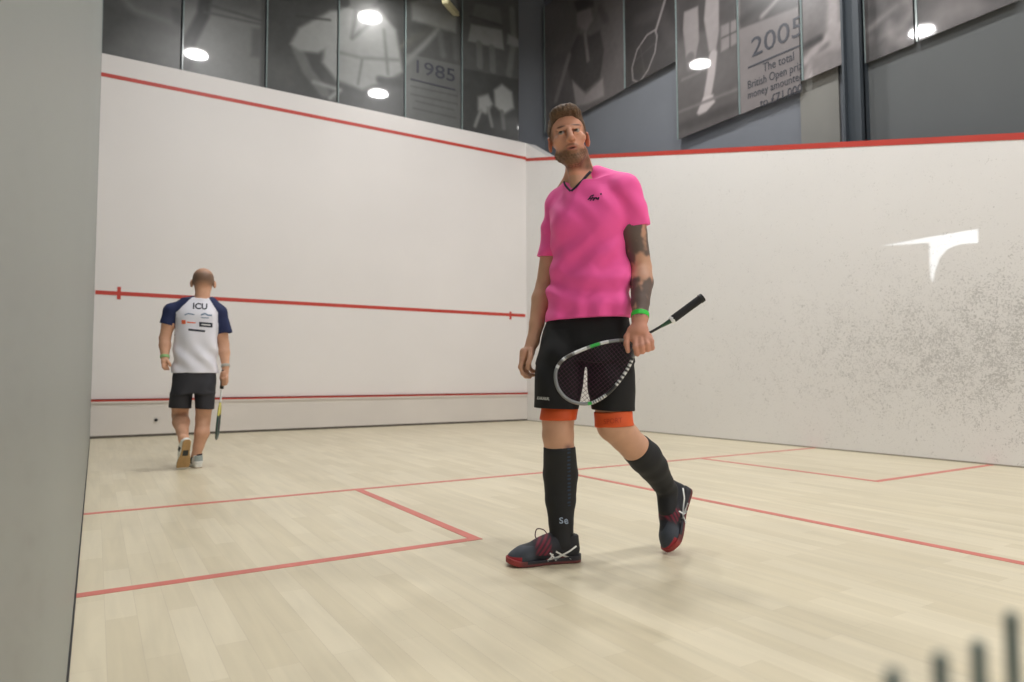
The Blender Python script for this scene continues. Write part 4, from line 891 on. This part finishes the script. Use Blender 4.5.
# shirt
zl, zh = J(195, 378, 0)[2], J(200, 294, 0)[2]+.04
def newF(): return Field((-.42, -.22, zl), (.36, .22, zh), .006)
F = newF(); F.apply(loft([SC(375, 171.5, 217.8, .0, .135), SC(355, 173.5, 217, .0, .128), SC(330, 174.8, 217.8, .0, .125), SC(315, 174, 218.5, .0, .122), SC(303, 178, 215, .0, .09), SC(299, 184, 211, .0, .07)]), .03)
hm1, hm2 = J(167, 325, .0), J(224.6, 333.5, .0)
for sh, hm, r1, r2 in ((sL, hm1, .056, .062), (sR, hm2, .056, .060)):
    G = newF(); chain(G, [(sh+P3((0, 0, .004)), r1), (hm+(hm-sh)*.2, r2)]); G.cut(hm, hm-sh); hh = np.clip(.5+.5*(G.F-F.F)/.02, 0, 1); F.F = G.F*(1-hh)+F.F*hh-.02*hh*(1-hh)
F.apply(rc(sL, J(194, 302.5, 0), .055, .056), .03); F.apply(rc(sR, J(210, 303, 0), .055, .056), .03)
F.warp(lambda X, Y, Z: -(.006*np.sin(X*38+Z*22+1.5*np.sin(Z*14))*np.clip((1.25-Z)/.25, 0, 1)+.004*n3(X, Y, Z, 18, 41, 2)))
F.apply(rc(J(202, 300, .0), J(203, 285, .01), .064, .066), .006, 's'); F.cut((0, 0, J(195, 373, -.1)[2]), (0, 0, -1)); F.hollow(.012)
me, V = F.mesh('shirt'); n = len(V); c = np.tile(lin(226, 226, 236), (n, 1))
z = V[:, 2]; bx = np.interp(z, [J(175, 330, -.1)[2], J(176, 312, -.1)[2], J(193, 296, -.1)[2]], [J(174.6, 330, -.1)[0], J(176, 312, -.1)[0], J(193, 296, -.1)[0]]); bx2 = np.interp(z, [J(218, 332, -.1)[2], J(218, 312, -.1)[2], J(209, 297, -.1)[2]], [J(218.4, 332, -.1)[0], J(218, 312, -.1)[0], J(208.5, 297, -.1)[0]])
nav = ((V[:, 0] < bx) | (V[:, 0] > bx2)) & (z > J(195, 336.5, 0)[2]); nav |= z > J(203, 297.5, -.06)[2]; c[nav] = lin(24, 36, 78)
vcolor(me, c); sh2 = link('shirt', me, mat('white_navy_jersey', rough=.75, vcol='tone', noise=(12, .03), bump=(200, .1, .001)), p2)
F = Field((-.42, -.22, J(190, 412, 0)[2]), (.3, .22, J(195, 366, 0)[2]), .006)
F.apply(loft([SC(394, 169, 216.8, .0, .14), SC(380, 171.5, 216.5, .0, .135), SC(370, 174, 215, .0, .118), SC(367, 174, 215, .0, .115)]), .02)
F.apply(loft([SC(411, 167, 192, .03, .112), SC(392, 169, 194, .01, .12)]), .012); F.apply(loft([SC(411, 195, 214.8, .0, .105), SC(392, 193, 216.5, .0, .12)]), .012)
F.warp(lambda X, Y, Z: -(.006*np.sin(X*36+1.5*np.sin(Z*14))+.004*n3(X, Y, Z, 18, 43, 2)))
F.cut(J(180, 408.5, -.08), (-.05, 0, -1)); F.hollow(.012); me, V = F.mesh('shorts'); link('shorts', me, mat('charcoal_sports_cloth', srgb(44, 44, 50), .8, noise=(8, .12), bump=(120, .15, .001)), p2)
# shoes
def shoe2(o, x, up):
    T = frame_T(o, x, up); T[:3, :3] *= .93; return make_shoe('white', p2, T)
oR = J(195.6, 469, .03); oR[2] = .001; s1 = shoe2(oR, (-.22, 1, 0), (0, 0, 1))
toe, heel = J(183.5, 467, -.115), J(187.5, 439, -.21)
s2_ = shoe2((toe+heel)/2+P3((0, -.0, .0)), toe-heel, (-.25, 1, .35))
F = Field(aR-.08, aR+.08, .004); F.apply(rc(aR+P3((0, 0, -.04)), aR+P3((.01, 0, .03)), .040, .041), .005); F.cut(aR+P3((0, 0, .012)), (0, 0, 1)); me, V = F.mesh('sock'); link('sock', me, M_blackcloth, p2)
def wband(wr, e0, m):
    d = (wr-e0)/np.linalg.norm(wr-e0); F = Field(wr-.07, wr+.07, .004); F.apply(rc(wr-d*.04, wr+d*.04, .036, .035), .004); F.cut(wr+d*.012, d); F.cut(wr-d*.014, -d); me, V = F.mesh('wrist_band'); link('wrist_band', me, m, p2)
wband(wL, eL, mat('pale_green_band', srgb(140, 180, 120), .6, noise=(20, .05))); wband(wR, eR, mat('grey_band', srgb(170, 168, 160), .6, noise=(20, .05)))
# prints on his back
M_or = mat('orange_print', srgb(232, 110, 70), .6, noise=(20, .05)); M_bl = mat('blue_grey_print', srgb(120, 140, 165), .6, noise=(20, .05)); M_dk = mat('dark_print', srgb(40, 44, 60), .6, noise=(20, .05))
px_text('ICU', (192.8, 308.6), (207.2, 309.4), 6.0, [sh2], M_dk, sh2, 'lettering', bold=.03)
px_shape(strip([(184.5, 315), (188, 313.5), (194.5, 314.6)], 1.1), [sh2], M_bl, sh2, 'sponsor_mark'); px_shape(strip([(201, 315), (205, 313.4), (208, 315.2), (212, 315.4)], 1.6)+strip([(201, 317.6), (209, 318)], .9), [sh2], M_bl, sh2, 'sponsor_mark')
px_shape([[(181.6, 320), (185.6, 320.2), (185.6, 324), (181.6, 323.8)]]+strip([(187, 322.2), (195.6, 322.8)], 1.2), [sh2], M_or, sh2, 'sponsor_mark')
px_shape([[(199.2, 321.8), (212.6, 323), (212.6, 327.6), (199.2, 326.6)]], [sh2], M_dk, sh2, 'sponsor_mark'); px_shape(strip([(201.5, 324.4), (210.5, 325.2)], 1.1), [sh2], M_white, sh2, 'sponsor_mark', .004)
px_shape(strip([(188.4, 329.6), (205, 331.2)], 2.0), [sh2], M_dk, sh2, 'sponsor_mark')
# his racket, hanging edge-on from the right hand
r2 = empty('squash_racket', f2.O, f2.rz); tag(r2, 'thin looking dark racket seen edge on, held by the man in white', 'racket')
a, b = J(222.9, 377, -.055), J(216.6, 439, -.03); ax = (b-a)/np.linalg.norm(b-a); Lr = np.linalg.norm(b-a); sd = P3((.10, 1, 0)); sd -= ax*(sd@ax); sd /= np.linalg.norm(sd)
nm = np.cross(ax, sd)
tube('grip', [a-ax*.06, a+ax*.10], .015, M_grip, r2, seg=10); tube('shaft', [a+ax*.10, a+ax*(Lr-.32), a+ax*(Lr-.30)], [.007, .007, .008], M_white, r2, seg=8)
hp = [a+ax*(Lr-.30+.15-.15*math.cos(t))+sd*(.095*math.sin(t)*(1-.25*math.cos(t))) for t in np.linspace(0, 2*math.pi, 17)[:-1]]
tube('head_frame', hp, .0095, M_frame, r2, True, 8, lambda t: lin(200, 190, 90) if (t % 16 < 3.2 or t % 16 > 12.8) else lin(30, 62, 56), sub=4)
vs, fs = [], []
for k in range(-6, 7):
    s_ = k*.013; 
    t0 = .012+abs(s_)*.25; q0, q1 = a+ax*(Lr-.30+.02+abs(s_)*.5)+sd*s_, a+ax*(Lr-.02-abs(s_)*.35)+sd*s_
    i = len(vs); vs += [tuple(q0-nm*.0008), tuple(q0+nm*.0008), tuple(q1+nm*.0008), tuple(q1-nm*.0008)]; fs.append((i, i+1, i+2, i+3))
for k in range(1, 17):
    tt = k/17; yy = a+ax*(Lr-.30+.30*tt); hwid = .098*math.sqrt(max(0, 1-(2*tt-1)**2))*(1+.25*(2*tt-1)*1)*.95; q0, q1 = yy-sd*hwid, yy+sd*hwid
    i = len(vs); vs += [tuple(q0-nm*.0008), tuple(q0+nm*.0008), tuple(q1+nm*.0008), tuple(q1-nm*.0008)]; fs.append((i, i+1, i+2, i+3))
me = bpy.data.meshes.new('strings'); me.from_pydata(vs, [], fs); me.update(); link('strings', me, M_string, r2)
